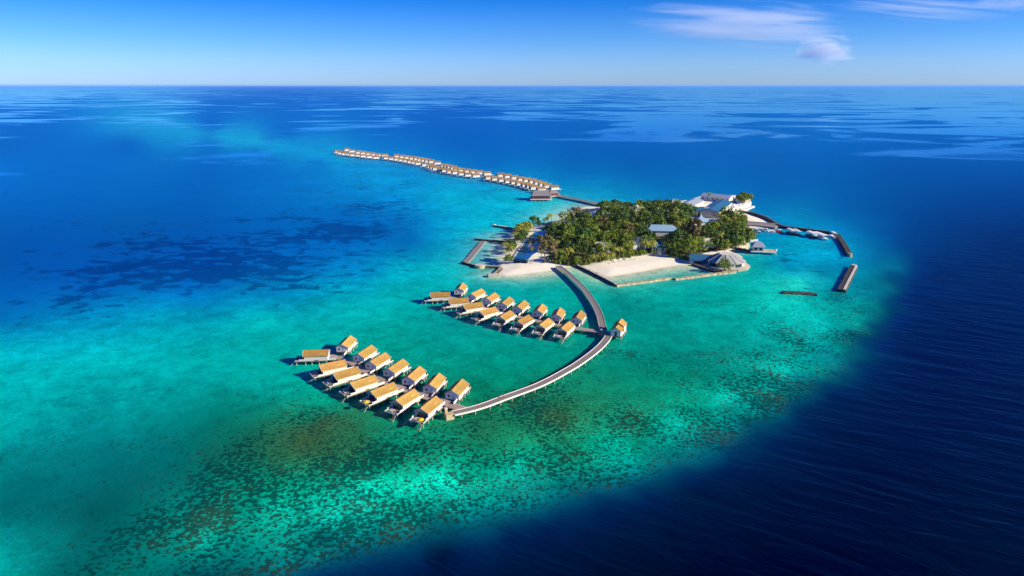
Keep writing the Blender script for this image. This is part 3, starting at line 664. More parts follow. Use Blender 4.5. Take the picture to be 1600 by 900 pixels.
# ------------------------------------------------------------------ far string of villas
def far_villa(lab, loc, rz, group):
    r = thing("overwater_villa", lab, "villa", loc, rz, group)
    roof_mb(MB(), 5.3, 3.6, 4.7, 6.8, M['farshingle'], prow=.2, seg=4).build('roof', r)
    MB().extr([(-3.3, 2), (3.3, 2), (3.3, 4.6), (0, 6.3), (-3.3, 4.6)], -5.1, 5.0, M['white']).build('wall', r)
    MB().box(-5.6, 8.6, -3.5, 3.5, 1.7, 1.98, M['weather']).build('deck', r)
    MB().box(5.12, 5.2, -2, 2, 2.0, 4.2, M['glass']).build('sliding_door', r)
    MB().box(-5.2, -5.12, -.6, .6, 2.0, 4.1, M['door']).build('door', r)
    for x in (-4.4, 1.5, 7.6):
        for q in (-1, 1): MB().rod((x, q * 3, -1.5), (x, q * 3, 1.69), .22, None, M['pile'], 6).build('pile', r)
    return r
def zc(lst, s, ox, oy): return [(ox + x / s, oy + y / s) for x, y in lst]
A1, A2 = (8.42, 510, 225), (8, 690, 250)
FAR = [
 ("near row, far pier's left cluster", 1, zc([(150,105),(190,120),(240,130),(290,140),(350,145),(420,155),(490,160),(570,170),(655,180)], *A1)),
 ("back row, far pier's left cluster", -1, zc([(275,80),(340,97),(430,113),(490,123),(560,133),(620,140),(690,150)], *A1)),
 ("near row, far pier's second cluster", 1, zc([(795,185),(865,195),(935,203),(995,213),(1055,222),(1110,235),(1165,245),(1215,258),(1300,277)], *A1)),
 ("back row, far pier's second cluster", -1, zc([(770,155),(930,165),(1005,172),(1070,180),(1135,190),(1195,197),(1245,207),(1295,217),(1340,226),(1390,236),(1465,254)], *A1)),
 ("near row, far pier's third cluster", 1, zc([(1375,297),(1410,312),(1445,328),(1515,348)], *A1) + zc([(50,135),(115,150),(180,160),(260,175),(340,190),(435,200)], *A2)),
 ("back row, far pier's third cluster", -1, zc([(35,80),(75,88),(115,95),(160,103),(200,125),(255,135),(330,142),(405,152),(480,163)], *A2)),
 ("near row, far pier's right cluster", 1, zc([(600,225),(680,240),(765,255),(845,270),(920,285),(990,300),(1060,318),(1115,333),(1165,350),(1255,375)], *A2)),
 ("back row, far pier's right cluster", -1, zc([(575,175),(750,195),(835,208),(920,226),(1005,245),(1080,257),(1150,272),(1215,290),(1275,310),(1335,330),(1420,355)], *A2)),
]
fproto = None
for phrase, side, pts in FAR:
    for k, (x, y) in enumerate(pts):
        c_ = G(x, y, 3.4); rz = R(24 + random.uniform(-3, 3)) + (math.pi if side > 0 else 0)
        nrm = Vector((math.sin(R(24)), -math.cos(R(24)), 0)) * 3.0     # the point surveyed is on the sunlit flank
        loc = (c_.x - nrm.x, c_.y - nrm.y, 0)
        lab = f"tiny white walled villa, {ORD[k]} from left, {phrase}"
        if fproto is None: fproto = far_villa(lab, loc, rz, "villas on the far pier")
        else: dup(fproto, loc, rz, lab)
walkway("pier", "long far pier threading between two rows of distant villas",
        [(523,236.5),(560,241.5),(592,245.5),(630,250),(668,256.5),(700,263),(730,270),(760,276.5),(790,282),(820,288),(845,294),(862,300),(872,305)], 4.0, 1.97, rail=False, cat="pier", pile_every=12, piles=False)
walkway("boardwalk", "grey far boardwalk from the villa string to the sand spit", [(872,305.5),(890,309),(908,312.5),(925,316.5),(940,319.5)], 7.0, 2.0, kerb=M['weather'], pile_every=12)

# ------------------------------------------------------------------ buildings
def gable_house(name, label, cat, p0, p1, hw, eave, rise, roof, wall, base=1.0, gend=None, windows=0, over=.5):
    a, b_ = G(*p0, base + eave + rise), G(*p1, base + eave + rise); c = (a + b_) / 2; dd = b_ - a; L = dd.length / 2
    r = thing(name, label, cat, (c.x, c.y, base), math.atan2(dd.y, dd.x))
    roof_mb(MB(), L, hw + over, eave - over * rise / hw, eave + rise, roof, .3, seg=2).build('roof', r)
    w = MB().extr([(-hw, -1.5), (hw, -1.5), (hw, eave - .35), (0, eave + rise - .4), (-hw, eave - .35)], -L + .4, L - .4, wall).build('wall', r)
    for k in range(windows):
        x = -L + (k + .5) * 2 * L / windows
        for q in (-1, 1): MB().box(x - .8, x + .8, q * hw - .04, q * hw + .04, eave * .35, eave * .72, M['glass']).build('window', r)
    MB().box(-1, 1, -hw - .05, -hw + .03, .02, 2.3, M['door']).build('door', r)
    return r
def hip_house(name, label, cat, pc, hx, hy, eave, rise, roof, wall, base=1.0, rz=0., ridge=.35, open_=False):
    c = G(*pc, base); r = thing(name, label, cat, c, rz); o = .6
    X_, Y_ = hx + o, hy + o; k = hx * ridge
    v = [(-X_, -Y_, eave), (X_, -Y_, eave), (X_, Y_, eave), (-X_, Y_, eave), (-k, 0, eave + rise), (k, 0, eave + rise)]
    MB().add(v + [(x, y, z - .25) for x, y, z in v[:4]], [(0, 1, 5, 4), (1, 2, 5), (2, 3, 4, 5), (3, 0, 4), (9, 8, 7, 6), (6, 7, 1, 0), (7, 8, 2, 1), (8, 9, 3, 2), (9, 6, 0, 3)], roof).build('roof', r)
    if open_:
        for x in (-hx, 0, hx):
            for y in (-hy, hy): MB().rod((x, y, -.5), (x, y, eave - .1), .18, None, M['trunk'], 8).build('post', r)
        MB().box(-hx, hx, -hy, hy, -.6, .12, M['concrete']).build('floor', r)
    else:
        MB().box(-hx, hx, -hy, hy, -1.5, eave - .26, wall).build('wall', r)
        for x in (-hx * .5, hx * .5):
            MB().box(x - .7, x + .7, -hy - .04, -hy + .04, eave * .35, eave * .75, M['glass']).build('window', r)
        MB().box(hx - .04, hx + .05, -.6, .6, .02, 2.2, M['door']).build('door', r)
    return r
gable_house("service_building", "long building with a pale blue metal roof at the island's far back edge", "building", (1099,301), (1144,305.5), 6.5, 5.0, 2.2, M['metalroof'], M['white'], windows=6)
gable_house("service_building", "long metal roofed building left of the other service halls, cream flank in the sun", "building", (1066,319), (1089,309), 7.5, 4.6, 2.2, M['metalroof'], M['white'], windows=4)
gable_house("service_building", "tall white walled hall with a deep blue roof behind the round ended hall", "building", (1109,327), (1131,311.5), 8.5, 6.5, 2.0, M['blueroof'], M['white'], windows=5)
hip_house("cottage", "small grey hip roofed cottage among the trees at the back shore", "building", (1054,324), 8, 7, 4.5, 4.0, M['greyroof'], M['gable'], rz=R(20))
# round-ended hall
g = G(1100, 337, 1.); r = thing("round_hall", "blue roofed hall with a rounded end and a white eave line", "building", g, R(-4))
n = 14; pl = [(-13, -7), (6, -7)] + [(6 + 9 * math.cos(R(a)), 1 + 8 * math.sin(R(a))) for a in np.linspace(-80, 100, n)] + [(-13, 9)]
tp = [(x * .62, y * .55) for x, y in pl]
MB().prism(pl, -1.5, 4.6, M['white']).build('wall', r)
big_ = [(x * 1.06, y * 1.08) for x, y in pl]
MB().prism(big_, 4.6, 5.1, M['white']).build('eave_band', r)
MB().prism([(x * 1.04, y * 1.05) for x, y in pl], 5.1, 7.6, M['blueroof'], top=tp if sum(pl[i][0]*pl[(i+1)%len(pl)][1]-pl[(i+1)%len(pl)][0]*pl[i][1] for i in range(len(pl)))>0 else tp[::-1]).build('roof', r)
MB().box(-1, 5.5, -3.2, 3.4, 7.602, 7.75, M['lightblue']).build('roof_light', r)
for x in (-10, -6, -2, 2): MB().box(x - 1.2, x + 1.2, -7.05, -6.95, .5, 3.4, M['glass']).build('window', r)
# tent roof with a white finial
g = G(1094, 351, 1.); r = thing("tent_roof_pavilion", "bright blue tent roofed pavilion with a white peak below the round ended hall", "building", g, R(10))
v = [(-9, -7, 3.4), (9, -7, 3.4), (9, 7, 3.4), (-9, 7, 3.4), (0, 0, 8.0)]
MB().add(v, [(0, 1, 4), (1, 2, 4), (2, 3, 4), (3, 0, 4), (3, 2, 1, 0)], M['lightblue']).build('roof', r)
MB().box(-8, 8, -6, 6, -1.5, 3.38, M['white']).build('wall', r)
MB().rod((0, 0, 7.2), (0, 0, 9.4), 1.1, .25, M['white'], 8).build('finial', r)
for x in (-4, 4): MB().box(x - 1, x + 1, -6.05, -5.95, .4, 2.6, M['glass']).build('window', r)
# walled compound with tank
pts = [G(1141, 334, 1), G(1173, 322, 1)]; c = (pts[0] + pts[1]) / 2; dd = pts[1] - pts[0]
r = thing("compound_wall", "long white retaining wall at the island's back right corner", "wall", (c.x, c.y, 0), math.atan2(dd.y, dd.x)); L = dd.length / 2
MB().box(-L, L, -.4, .4, -1.5, 5.0, M['white']).build('wall', r); MB().box(-L - .2, L + .2, -.55, .55, 5.0, 5.3, M['concrete']).build('coping', r)
MB().box(-L + 1, L + .2, -4.2, -.402, -1.5, 1.6, M['concrete']).build('footing', r)
g = G(1145.5, 327, 1); r = thing("water_tank", "round white water tank beside the long retaining wall", "tank", g)
MB().rod((0, 0, -1), (0, 0, 4.5), 3.2, None, M['hull'], 20).build('tank_body', r); MB().rod((0, 0, 4.5), (0, 0, 5.4), 3.2, .5, M['hull'], 20).build('lid', r)
hip_house("shed", "dark roofed shed between the blue roofed hall and the retaining wall", "building", (1150,322), 5, 6, 4.0, 2.0, M['navyroof'], M['gable'], rz=R(30))
# lawn court with white borders
def court(name, label, cat, quad, z, m, rim):
    c = sum((G(*p, z) for p in quad), Vector()) / len(quad); r = thing(name, label, cat, (c.x, c.y, 0))
    q = [(G(*p, z).x - c.x, G(*p, z).y - c.y) for p in quad]; q2 = [(x * .9, y * .86) for x, y in q]
    MB().prism(q, z - 1.5, z + .15, rim).build('border', r); MB().prism(q2, z + .1, z + .154, m).build('surface', r); return r
court("lawn_court", "narrow green court framed by white borders behind the harbour palms", "court", [(1128,333.5),(1150,334.5),(1167,339.5),(1160,342),(1130,338.5)], 1.4, M['lawn'], M['white'])
# inner wood houses
hip_house("guest_house", "bright blue roofed house in a clearing of the wood", "building", (1033,366), 12, 8, 4.5, 3.6, M['lightblue'], M['white'], rz=R(-6), ridge=.7)
hip_house("guest_house", "dark navy hip roofed house behind the beach palms", "building", (1000,386), 8, 7, 4.2, 3.4, M['navyroof'], M['gable'], rz=R(10))
hip_house("guest_house", "narrow mid blue roofed house right of the beach palms", "building", (1028,391), 4.5, 8, 4.2, 2.6, M['blueroof'], M['gable'], rz=R(-4))
hip_house("guest_house", "pale grey tent roofed house near the back of the wood", "building", (994,337), 7, 6, 6.5, 4.0, M['concrete'], M['white'], rz=R(35), ridge=.05)
gable_house("guest_house", "long white and pale blue roofed house at the back of the wood", "building", (1014,327), (1046,330), 6, 4.5, 1.8, M['lightblue'], M['white'], windows=4)
hip_house("guest_house", "flat cream roofed house just behind the front tree line", "building", (938,392), 7, 6, 5.5, 1.2, M['concrete'], M['white'], rz=R(5), ridge=.6)
hip_house("guest_house", "small blue roofed house near the sand spit", "building", (944,344), 6, 6, 4.2, 2.2, M['blueroof'], M['gable'], rz=R(-10))
hip_house("guest_house", "white roofed cottage behind the round restaurant", "building", (1103,386), 5, 4.5, 5.0, 2.0, M['concrete'], M['white'], rz=R(15), ridge=.5)
hip_house("beach_hut", "open sided hut with a grey thatched roof on the left shore", "building", (868,357), 9, 7, 3.2, 3.6, M['purplethatch'], M['gable'], rz=R(25), open_=True)
# overwater restaurant at the root of the far pier
g = G(845, 312, 0); r = thing("overwater_restaurant", "red walled overwater restaurant with a grey thatched roof at the far pier's root", "restaurant", (g.x, g.y, 0), R(2))
hx, hy = 10.5, 8
MB().box(-hx - 1.5, hx + 1, -hy - 3, hy + 2, 1.6, 2.0, M['weather']).build('deck', r)
MB().box(-hx + .8, hx - .8, -hy + .8, hy - .8, 2.0, 5.4, M['redwall']).build('wall', r)
v = [(-hx, -hy, 5.2), (hx, -hy, 5.2), (hx, hy, 5.2), (-hx, hy, 5.2), (-hx * .75, 0, 10.4), (hx * .75, 0, 10.4)]
MB().add(v, [(0, 1, 5, 4), (1, 2, 5), (2, 3, 4, 5), (3, 0, 4), (3, 2, 1, 0)], M['purplethatch']).build('roof', r)
for x in np.linspace(-hx, hx, 6):
    for y in (-hy - 2.6, 0, hy): MB().rod((x, y, -1.5), (x, y, 1.6), .25, None, M['pile'], 6).build('pile', r)
for x in (-6, -2, 2, 6): MB().box(x - 1.2, x + 1.2, -hy + .74, -hy + .8, 2.6, 4.6, M['glass']).build('window', r)
g = G(865, 308, 0); r = thing("overwater_restaurant", "low thatched annex with an open pale deck right of the red walled restaurant", "restaurant", (g.x, g.y, 0), R(20))
MB().box(-9, 9, -7, 7, 1.6, 1.95, M['weather']).build('deck', r)
v = [(-6, -3, 4.4), (6, -3, 4.4), (6, 6, 4.4), (-6, 6, 4.4), (-3, 1.5, 7.5), (3, 1.5, 7.5)]
MB().add(v, [(0, 1, 5, 4), (1, 2, 5), (2, 3, 4, 5), (3, 0, 4), (3, 2, 1, 0)], M['purplethatch']).build('roof', r)
MB().box(-5, 5, -2, 5, 1.95, 4.4, M['redwall']).build('wall', r)
for x in (-8, -3, 3, 8):
    for y in (-6, 6): MB().rod((x, y, -1.5), (x, y, 1.6), .25, None, M['pile'], 6).build('pile', r)

# round restaurant by the beach
g = G(1133, 413, 1.); r = thing("round_restaurant", "round grey shingled restaurant with blue shade-toned roof panels on a stone seawall", "restaurant", (g.x, g.y, 0), 0)
n = 12; ro, ri = 13.5, 4.6; zo, zi = 4.3, 8.6
def ringpt(rad_, k, z): a = 2 * math.pi * k / n + R(15); return (rad_ * math.cos(a), rad_ * math.sin(a), z)
MB().prism([ringpt(ro * 1.22, k, 0)[:2] for k in range(n)], -1.5, 1.3, M['palerock']).build('seawall', r)
MB().prism([ringpt(ro * 1.17, k, 0)[:2] for k in range(n)], 1.3, 1.5, M['concrete']).build('terrace', r)
for k in range(n):
    o_, i_ = (ringpt(ro, k, zo), ringpt(ro, k + 1, zo)), (ringpt(ri, k, zi), ringpt(ri, k + 1, zi))
    ang = (360 * (k + .5) / n + 15) % 360
    mm = M['blueroof'] if (10 < ang < 80 or 150 < ang < 230) else M['greyroof']  # blue paints shade on the left; right back is a dark panel
    dn = lambda p: (p[0], p[1], p[2] - .3)
    MB().add([*o_, *i_, *map(dn, o_), *map(dn, i_)], [(0, 1, 3, 2), (5, 4, 6, 7), (0, 4, 5, 1), (2, 3, 7, 6), (1, 5, 7, 3), (4, 0, 2, 6)], mm).build('roof_panel', r)
    MB().rod(ringpt(ro + .1, k, zo + .08), ringpt(ri, k, zi + .08), .14, None, M['greyroof'], 6).build('rib', r)
    w_ = [ringpt(ro - 1.2, k, 1.5), ringpt(ro - 1.2, k + 1, 1.5), ringpt(ro - 1.2, k + 1, zo + .1), ringpt(ro - 1.2, k, zo + .1)]
    MB().add(w_, [(0, 1, 2, 3)], M['glass'] if k % 3 == 0 else M['white']).build('wall', r)
MB().prism([ringpt(ri + .25, k, 0)[:2] for k in range(n)], 7.9, 8.5, M['weather'], ).build('ring_beam', r)
g = G(1095, 408, 1.); r = thing("annex", "low annex with a curved blue roof left of the round restaurant", "building", (g.x, g.y, 0), R(-14))
prof = [(8 * math.cos(R(a)), 2.9 + 2.6 * math.sin(R(a))) for a in np.linspace(0, 180, 11)]
MB().extr(prof + [(y, z - .3) for y, z in prof[::-1]], -8, 8, M['blueroof']).build('roof', r)
MB().box(-7.4, 7.4, -7.2, 7.2, -1.5, 2.9, M['white']).build('wall', r)
MB().box(-5, 5, -7.26, -7.2, .8, 2.5, M['glass']).build('window', r)
# boathouse on piles
g = G(1190, 395, 0); r = thing("boathouse", "white boathouse with a grey blue hip roof on its own landing deck", "boathouse", (g.x, g.y, 0), R(-12)); r.scale = (1.2, 1.25, 1.25)
dk = MB().prism([(-7, -4.6), (7.2, -4.6), (9.6, 4.6), (-7, 4.6)], .9, 1.4, M['white']).build('deck', r)
for a, b_ in (((-7, -4.6), (7.2, -4.6)), ((7.2, -4.6), (9.6, 4.6))):
    MB().rod((a[0], a[1], 1.55), (b_[0], b_[1], 1.55), .22, None, M['hull'], 6).build('rim', dk)
MB().prism([(1.2, -4.2), (7.0, -4.2), (9.0, 4.2), (1.2, 4.2)], 1.402, 1.46, M['sandstone']).build('deck_paving', r)
MB().box(-5.8, .6, -3.6, 3.6, 1.4, 4.4, M['white']).build('wall', r)
v = [(-6.6, -4.5, 4.3), (1.4, -4.5, 4.3), (1.4, 4.5, 4.3), (-6.6, 4.5, 4.3), (-4, 0, 7.0), (-1.2, 0, 7.0)]
MB().add(v, [(0, 1, 5, 4), (1, 2, 5), (2, 3, 4, 5), (3, 0, 4), (3, 2, 1, 0)], M['metalroof']).build('roof', r)
for x in (-4.2, -1.2): MB().box(x - .9, x + .9, -3.66, -3.58, 2.2, 3.8, M['glass']).build('window', r)
for x in (-6, -2, 3, 8):
    for y in (-4, 4): MB().rod((x, y, -1.5), (x, y, 1.0), .25, None, M['pile'], 6).build('pile', r)

# pool with coping, loungers in a row
POOL = [(803,406),(807,398),(814,388),(821,378),(828,369),(836,363),(846,360),(855,362),(857,368),(851,376),(845,386),(839,394),(831,399),(825,406)]
c = sum((G(*p, 1.2) for p in POOL), Vector()) / len(POOL); pl = [(G(*p, 1.2).x - c.x, G(*p, 1.2).y - c.y) for p in POOL]
r = thing("swimming_pool", "long curved blue swimming pool among the left shore palms", "pool", (c.x, c.y, 0))
MB().prism([(x * 1.03 + (1.3 if x > 0 else -1.3), y * 1.02) for x, y in pl], .2, 1.24, M['concrete']).build('coping', r)
MB().prism(pl, 1.0, 1.26, M['pool']).build('pool_water', r)

# ------------------------------------------------------------------ harbour works, walls and jetties
def seawall(name, label, pts, w, z1, m, cat="wall", jit=.35, zj=.25, taper=1.0, cap=None, tip=None, base_z=0.):
    path = smooth_path([G(*p, base_z) for p in pts], 1.6); o = path[0].copy(); o.z = 0
    path = [Vector((p.x - o.x, p.y - o.y, 0)) for p in path]
    r = thing(name, label, cat, o)
    ribbon(MB(), path, -w / 2, w / 2, -1.5, z1, m, jit, zj, taper).build('wall_body', r)
    if cap: ribbon(MB(), path, cap[0], cap[1], z1 - .3, z1 + cap[2], cap[3], .05, .05).build('capping', r)
    if tip is not None:
        p = path[-1] if tip[0] else path[0]
        MB().rod((p.x, p.y, -1.5), (p.x, p.y, z1 + .7), w * .55, w * .42, tip[1], 10).build('tip_block', r)
    return r
seawall("breakwater", "dark rock breakwater closing the harbour's right side, pale at its tip", [(1306,367),(1312,375),(1320,387),(1327.5,401)], 3.6, 1.8, M['rock'], "breakwater", tip=(1, M['palerock']))
seawall("breakwater", "short straight breakwater with a sunlit white edge right of the harbour mouth", [(1333.5,419),(1324,437),(1314,456.5)], 4.4, 1.7, M['rock'], "breakwater", cap=(.9, 2.2, .35, M['concrete']), tip=(0, M['concrete']))
seawall("breakwater", "low dark breakwater lying flat in the water below the harbour mouth", [(1222,457.8),(1250,459),(1276,461)], 4.4, .8, M['rock'], "breakwater", zj=.15)
seawall("harbour_wall", "long dark harbour wall running out to the boats", [(1148,332),(1165,333.5),(1180,336.5),(1200,344),(1220,355.5),(1250,360),(1280,363.5),(1306,367)], 3.0, 2.0, M['rock'], "wall", cap=(-.5, .9, .25, M['rust']))
path = [G(1164,356,1), G(1190,358.2,1), G(1220,360.3,1)]
seawall("quay", "grey paved quay behind the moored speedboats", [(1163,350.8),(1190,353.0),(1215,356)], 15.0, 1.5, M['quay'], "quay", jit=.0, zj=.0, taper=0, cap=(6.8, 7.9, .5, M['white']))
seawall("beach_wall", "dark straight wall bounding the left side of the swimming beach", [(901,416.5),(920,425.5),(941,436),(962,447)], 2.0, 1.5, M['rock'], cap=(-.6, .6, .2, M['concrete']))  # dark stone colour stands for the shade on its left-facing side
seawall("beach_wall", "long pale stone wall across the swimming beach, left of the gap", [(962,447.5),(985,444.5),(1015,440.5),(1049,435.5)], 2.6, 1.1, M['palerock'], zj=.15)
seawall("beach_wall", "pale stone wall from the gap to the round restaurant", [(1054,437.5),(1085,433.5),(1115,429.5),(1148,426)], 2.6, 1.1, M['palerock'], zj=.15)
seawall("jetty", "dark jetty with a white end block north of the pool", [(801,358.5),(786,356),(772,354)], 2.6, 1.4, M['rock'], "jetty", tip=(1, M['white']), cap=(-1.1, 1.1, .15, M['concrete']))
seawall("jetty", "dark jetty on the left shore beside the pool", [(791,379.5),(768,377.5),(741,375.2)], 2.4, 1.3, M['rock'], "jetty", cap=(-1, .9, .1, M['rust']))
seawall("groyne", "grey slanting groyne joining two jetties off the left shore", [(755,378),(745,390),(736,401),(727,411)], 4.5, .7, M['quay'], "groyne", jit=.2, zj=.15)
seawall("jetty", "lowest left jetty with a round pale landing at its middle", [(782,419.5),(765,418.5),(750,418),(736,415),(723,411.5)], 2.2, 1.3, M['rock'], "jetty", cap=(-.9, .9, .15, M['palerock']))
g = G(750, 418); r = thing("round_landing", "round pale landing platform on the lowest left jetty", "landing", (g.x, g.y, 0))
MB().rod((0, 0, -1.5), (0, 0, 1.9), 4.2, 3.8, M['palerock'], 16).build('platform', r); MB().rod((0, 0, 1.9), (0, 0, 2.05), 3.4, None, M['concrete'], 16).build('paving', r)
seawall("jetty", "short jetty slanting from the beach corner to a pale landing", [(783,420.5),(776,427),(770,432)], 2.0, 1.3, M['rock'], "jetty", cap=(-.8, .8, .15, M['palerock']))
g = G(770, 432.5); r = thing("round_landing", "pale landing block at the tip of the short beach corner jetty", "landing", (g.x, g.y, 0), R(10))
MB().box(-3.6, 4.2, -2.0, 2.4, -1.5, 1.6, M['palerock']).build('platform', r, bevel=.3); MB().box(-3.0, 3.6, -1.5, 1.9, 1.6, 1.75, M['concrete']).build('paving', r)
seawall("quay", "dark sea wall linking the round restaurant shore to the boathouse", [(1148,388.5),(1162,391.5),(1177,395)], 2.4, 1.3, M['rust'], "quay")
seawall("quay", "short pale quay on the harbour's inner left bank", [(1146,362.5),(1155,364),(1162,364.5)], 3.0, 1.2, M['concrete'], "quay", jit=.05, zj=.05, taper=.1)
seawall("beach_wall", "stone footing wall curving below the annex and round restaurant", [(1082,414.5),(1096,419),(1112,424.5),(1128,427)], 1.6, 1.4, M['rust'])

# ------------------------------------------------------------------ boats
def hull_mb(L, B, Z, m, pts=9):
    mb = MB(); v = []; f = []
    for i in range(pts):
        u = i / (pts - 1); x = -L / 2 + L * u; w = B / 2 * (1 if u < .45 else math.sqrt(max(0, 1 - ((u - .45) / .55) ** 2.2))) + .02
        sh = Z + .25 * u * u
        v += [(x, -w, sh), (x, -w * .8, -.1), (x, 0, -.35), (x, w * .8, -.1), (x, w, sh)]
    for i in range(pts - 1):
        for k in range(4): f.append((5 * i + k, 5 * i + k + 5, 5 * i + k + 6, 5 * i + k + 1))
        f.append((5 * i + 4, 5 * i + 9, 5 * i + 5, 5 * i))
    f += [(0, 1, 2, 3, 4), tuple(5 * (pts - 1) + k for k in (4, 3, 2, 1, 0))]
    return mb.add(v, f, m)
def boat(label, px, L, B, rz, hullm=M['hull'], canopy=None, seats=None, cabin=True, name="speedboat"):
    L *= 1.2; B *= .90
    g_ = G(*px); r = thing(name, label, "boat", (g_.x, g_.y, 0), R(rz), "boats moored in the harbour")
    hull_mb(L, B, 1.25, hullm).build('hull', r)
    if cabin:
        MB().prism([(-L * .12, -B * .36), (L * .2, -B * .28), (L * .3, 0), (L * .2, B * .28), (-L * .12, B * .36)], 1.25, 2.5, M['hull'], top=[(-L * .1, -B * .3), (L * .12, -B * .22), (L * .17, 0), (L * .12, B * .22), (-L * .1, B * .3)]).build('cabin', r)
        MB().prism([(L * .0, -B * .32), (L * .2, -B * .28), (L * .285, 0), (L * .2, B * .28), (L * .0, B * .32)], 1.6, 2.1, M['glass'], top=[(L * .0, -B * .30), (L * .17, -B * .26), (L * .25, 0), (L * .17, B * .26), (L * .0, B * .30)]).build('windscreen', r)
    if seats:
        for x in (-L * .32, -L * .2): MB().box(x, x + .7, -B * .32, B * .32, 1.26, 1.75, seats).build('seat', r)
    if canopy:
        pr = [(B * .53 * math.cos(R(a)), 3.6 + .55 * math.sin(R(a))) for a in np.linspace(0, 180, 9)]
        MB().extr(pr + [(y, z - .08) for y, z in pr[::-1]], -L * .46, L * .40, canopy).build('canopy', r)
        for x in (-L * .4, L * .36):
            for q in (-1, 1): MB().rod((x, q * B * .45, .8), (x, q * B * .5, 3.65), .07, None, M['pile'], 6).build('canopy_post', r)
    MB().box(-L / 2 - .5, -L / 2 + .02, -.3, .3, -.1, 1.2, M['darkhull']).build('outboard_motor', r)
    return r
boat("white cabin cruiser, largest of the boats beside the quay", (1181,362), 12, 4.0, -75, seats=M['seat'])
boat("small pinkish white boat moored beside the inner quay end", (1170,357), 6, 2.2, -100, seats=M['seat'], cabin=False)
boat("white open boat with red seats beside the paved quay", (1197,361.5), 8.5, 4.2, -85, seats=M['seat'])
boat("slim white boat, left one of two beside the red boat", (1204.8,362.5), 7, 1.7, -85, cabin=False, seats=M['weather'])
boat("slim white boat, right one of two beside the red boat", (1208.6,362.6), 7, 1.7, -85, cabin=False, seats=M['weather'])
boat("bright red boat moored at the end of the paved quay", (1217.5,362.8), 9, 4.0, -85, hullm=M['red'], seats=M['red'])
boat("dark boat under a white canopy, left one of the first pair on the harbour wall", (1236,366), 11, 4.2, -88, hullm=M['darkhull'], canopy=M['hull'], cabin=False)
boat("dark boat under a white canopy, right one of the first pair on the harbour wall", (1245.2,367), 11, 4.2, -88, hullm=M['darkhull'], canopy=M['hull'], cabin=False)
boat("broad dark boat under a wide white canopy, left of the large white boat", (1268.5,370.5), 12, 5.2, -88, hullm=M['darkhull'], canopy=M['hull'], cabin=False)
boat("large white boat under a broad white canopy on the harbour wall", (1281.8,372.5), 15, 6.6, -80, canopy=M['hull'], cabin=True)
boat("small white boat tucked in the harbour wall corner", (1302.3,370.8), 9, 3.6, -95, canopy=M['hull'], cabin=False)
g = G(1175.5, 377); r = thing("floating_pontoon", "flat white pontoon moored off the harbour trees", "pontoon", (g.x, g.y, 0), R(-10))
MB().prism([(-4.6, 4.5), (-3.4, -4.5), (3, -4.5), (5, 4.5)], -.3, .9, M['hull']).build('float', r, bevel=.15)
for x in (-2.5, 2.5): MB().rod((x, 4, .9), (x, 4, 1.8), .08, None, M['pile'], 6).build('bollard', r)

# ------------------------------------------------------------------ distant ship
g = G(652, 138, 0); r = thing("ship", "tiny grey ship far out near the horizon", "ship", (g.x, g.y, 0), R(170))
hull_mb(150, 22, 14, M['darkhull']).build('hull', r); MB().box(-60, -42, -9, 9, 13, 34, M['weather']).build('bridge', r)
MB().rod((-52, 0, 34), (-52, 0, 44), 3, 2.4, M['darkhull'], 10).build('funnel', r)

# ------------------------------------------------------------------ trees and palms
def crown_mb(m, rx, rz, n_cl, per, leaf, seed, shape=1.0, gap=.2):
    rnd = random.Random(seed); mb = MB(); cl = []
    while len(cl) < n_cl:
        a = rnd.uniform(0, 2 * math.pi); u = rnd.uniform(-.55, 1); q = rnd.uniform(.35, 1) ** .5
        w = math.sqrt(max(0, 1 - u * u)) if u > 0 else math.sqrt(1 - (u / .7) ** 2 * .6)
        lob = 1 + .22 * math.sin(3 * a + seed) + .14 * math.sin(5 * a + 2.1 * seed)
        cl.append((Vector((rx * w * q * lob * math.cos(a), rx * w * q * lob * math.sin(a), rz * u * shape * (.75 + .25 * q))), rnd.uniform(.18, .34) * rx))
    for c_, rad_ in cl:
        for _ in range(per):
            dr = Vector((rnd.gauss(0, 1), rnd.gauss(0, 1), rnd.gauss(.15, 1))).normalized()
            p = c_ + dr * rad_ * rnd.uniform(.6, 1.05)
            nrm = (dr + Vector((rnd.gauss(0, .5), rnd.gauss(0, .5), rnd.gauss(.3, .5)))).normalized()
            q = nrm.to_track_quat('Z', 'Y') @ Matrix.Rotation(rnd.uniform(0, 6.28), 3, 'Z').to_quaternion()
            s = leaf * rnd.uniform(.6, 1.3)
            mb.add([p + q @ Vector(v) for v in ((-s, -s * .35, 0), (0, -s * .6, .08 * s), (s, 0, 0), (0, s * .6, .08 * s), (-s, s * .35, 0))], [(0, 1, 2, 3, 4)], m)
    return mb, cl
def tree_proto(name, label, group, m, rx, rz, hz, seed, n_cl=34, per=22, leaf=.55, cat="tree"):
    r = thing(name, label, cat, (0, 0, 0), 0, group); rnd = random.Random(seed)
    cb, cl = crown_mb(m, rx, rz, n_cl, per, leaf, seed); c_ = cb.build('crown', r); c_.location = (0, 0, hz)
    tr = MB(); top = Vector((rnd.uniform(-.4, .4), rnd.uniform(-.4, .4), hz - rz * .35))
    tr.rod((0, 0, -.6), top, .32, .2, M['trunk'], 8)
    for k in range(5):
        q = cl[k * 7 % len(cl)][0]; tr.rod(top - Vector((0, 0, .4 * k * .5)), Vector((0, 0, hz)) + q * .8, .14, .04, M['trunk'], 6)
    tr.build('trunk', r); return r
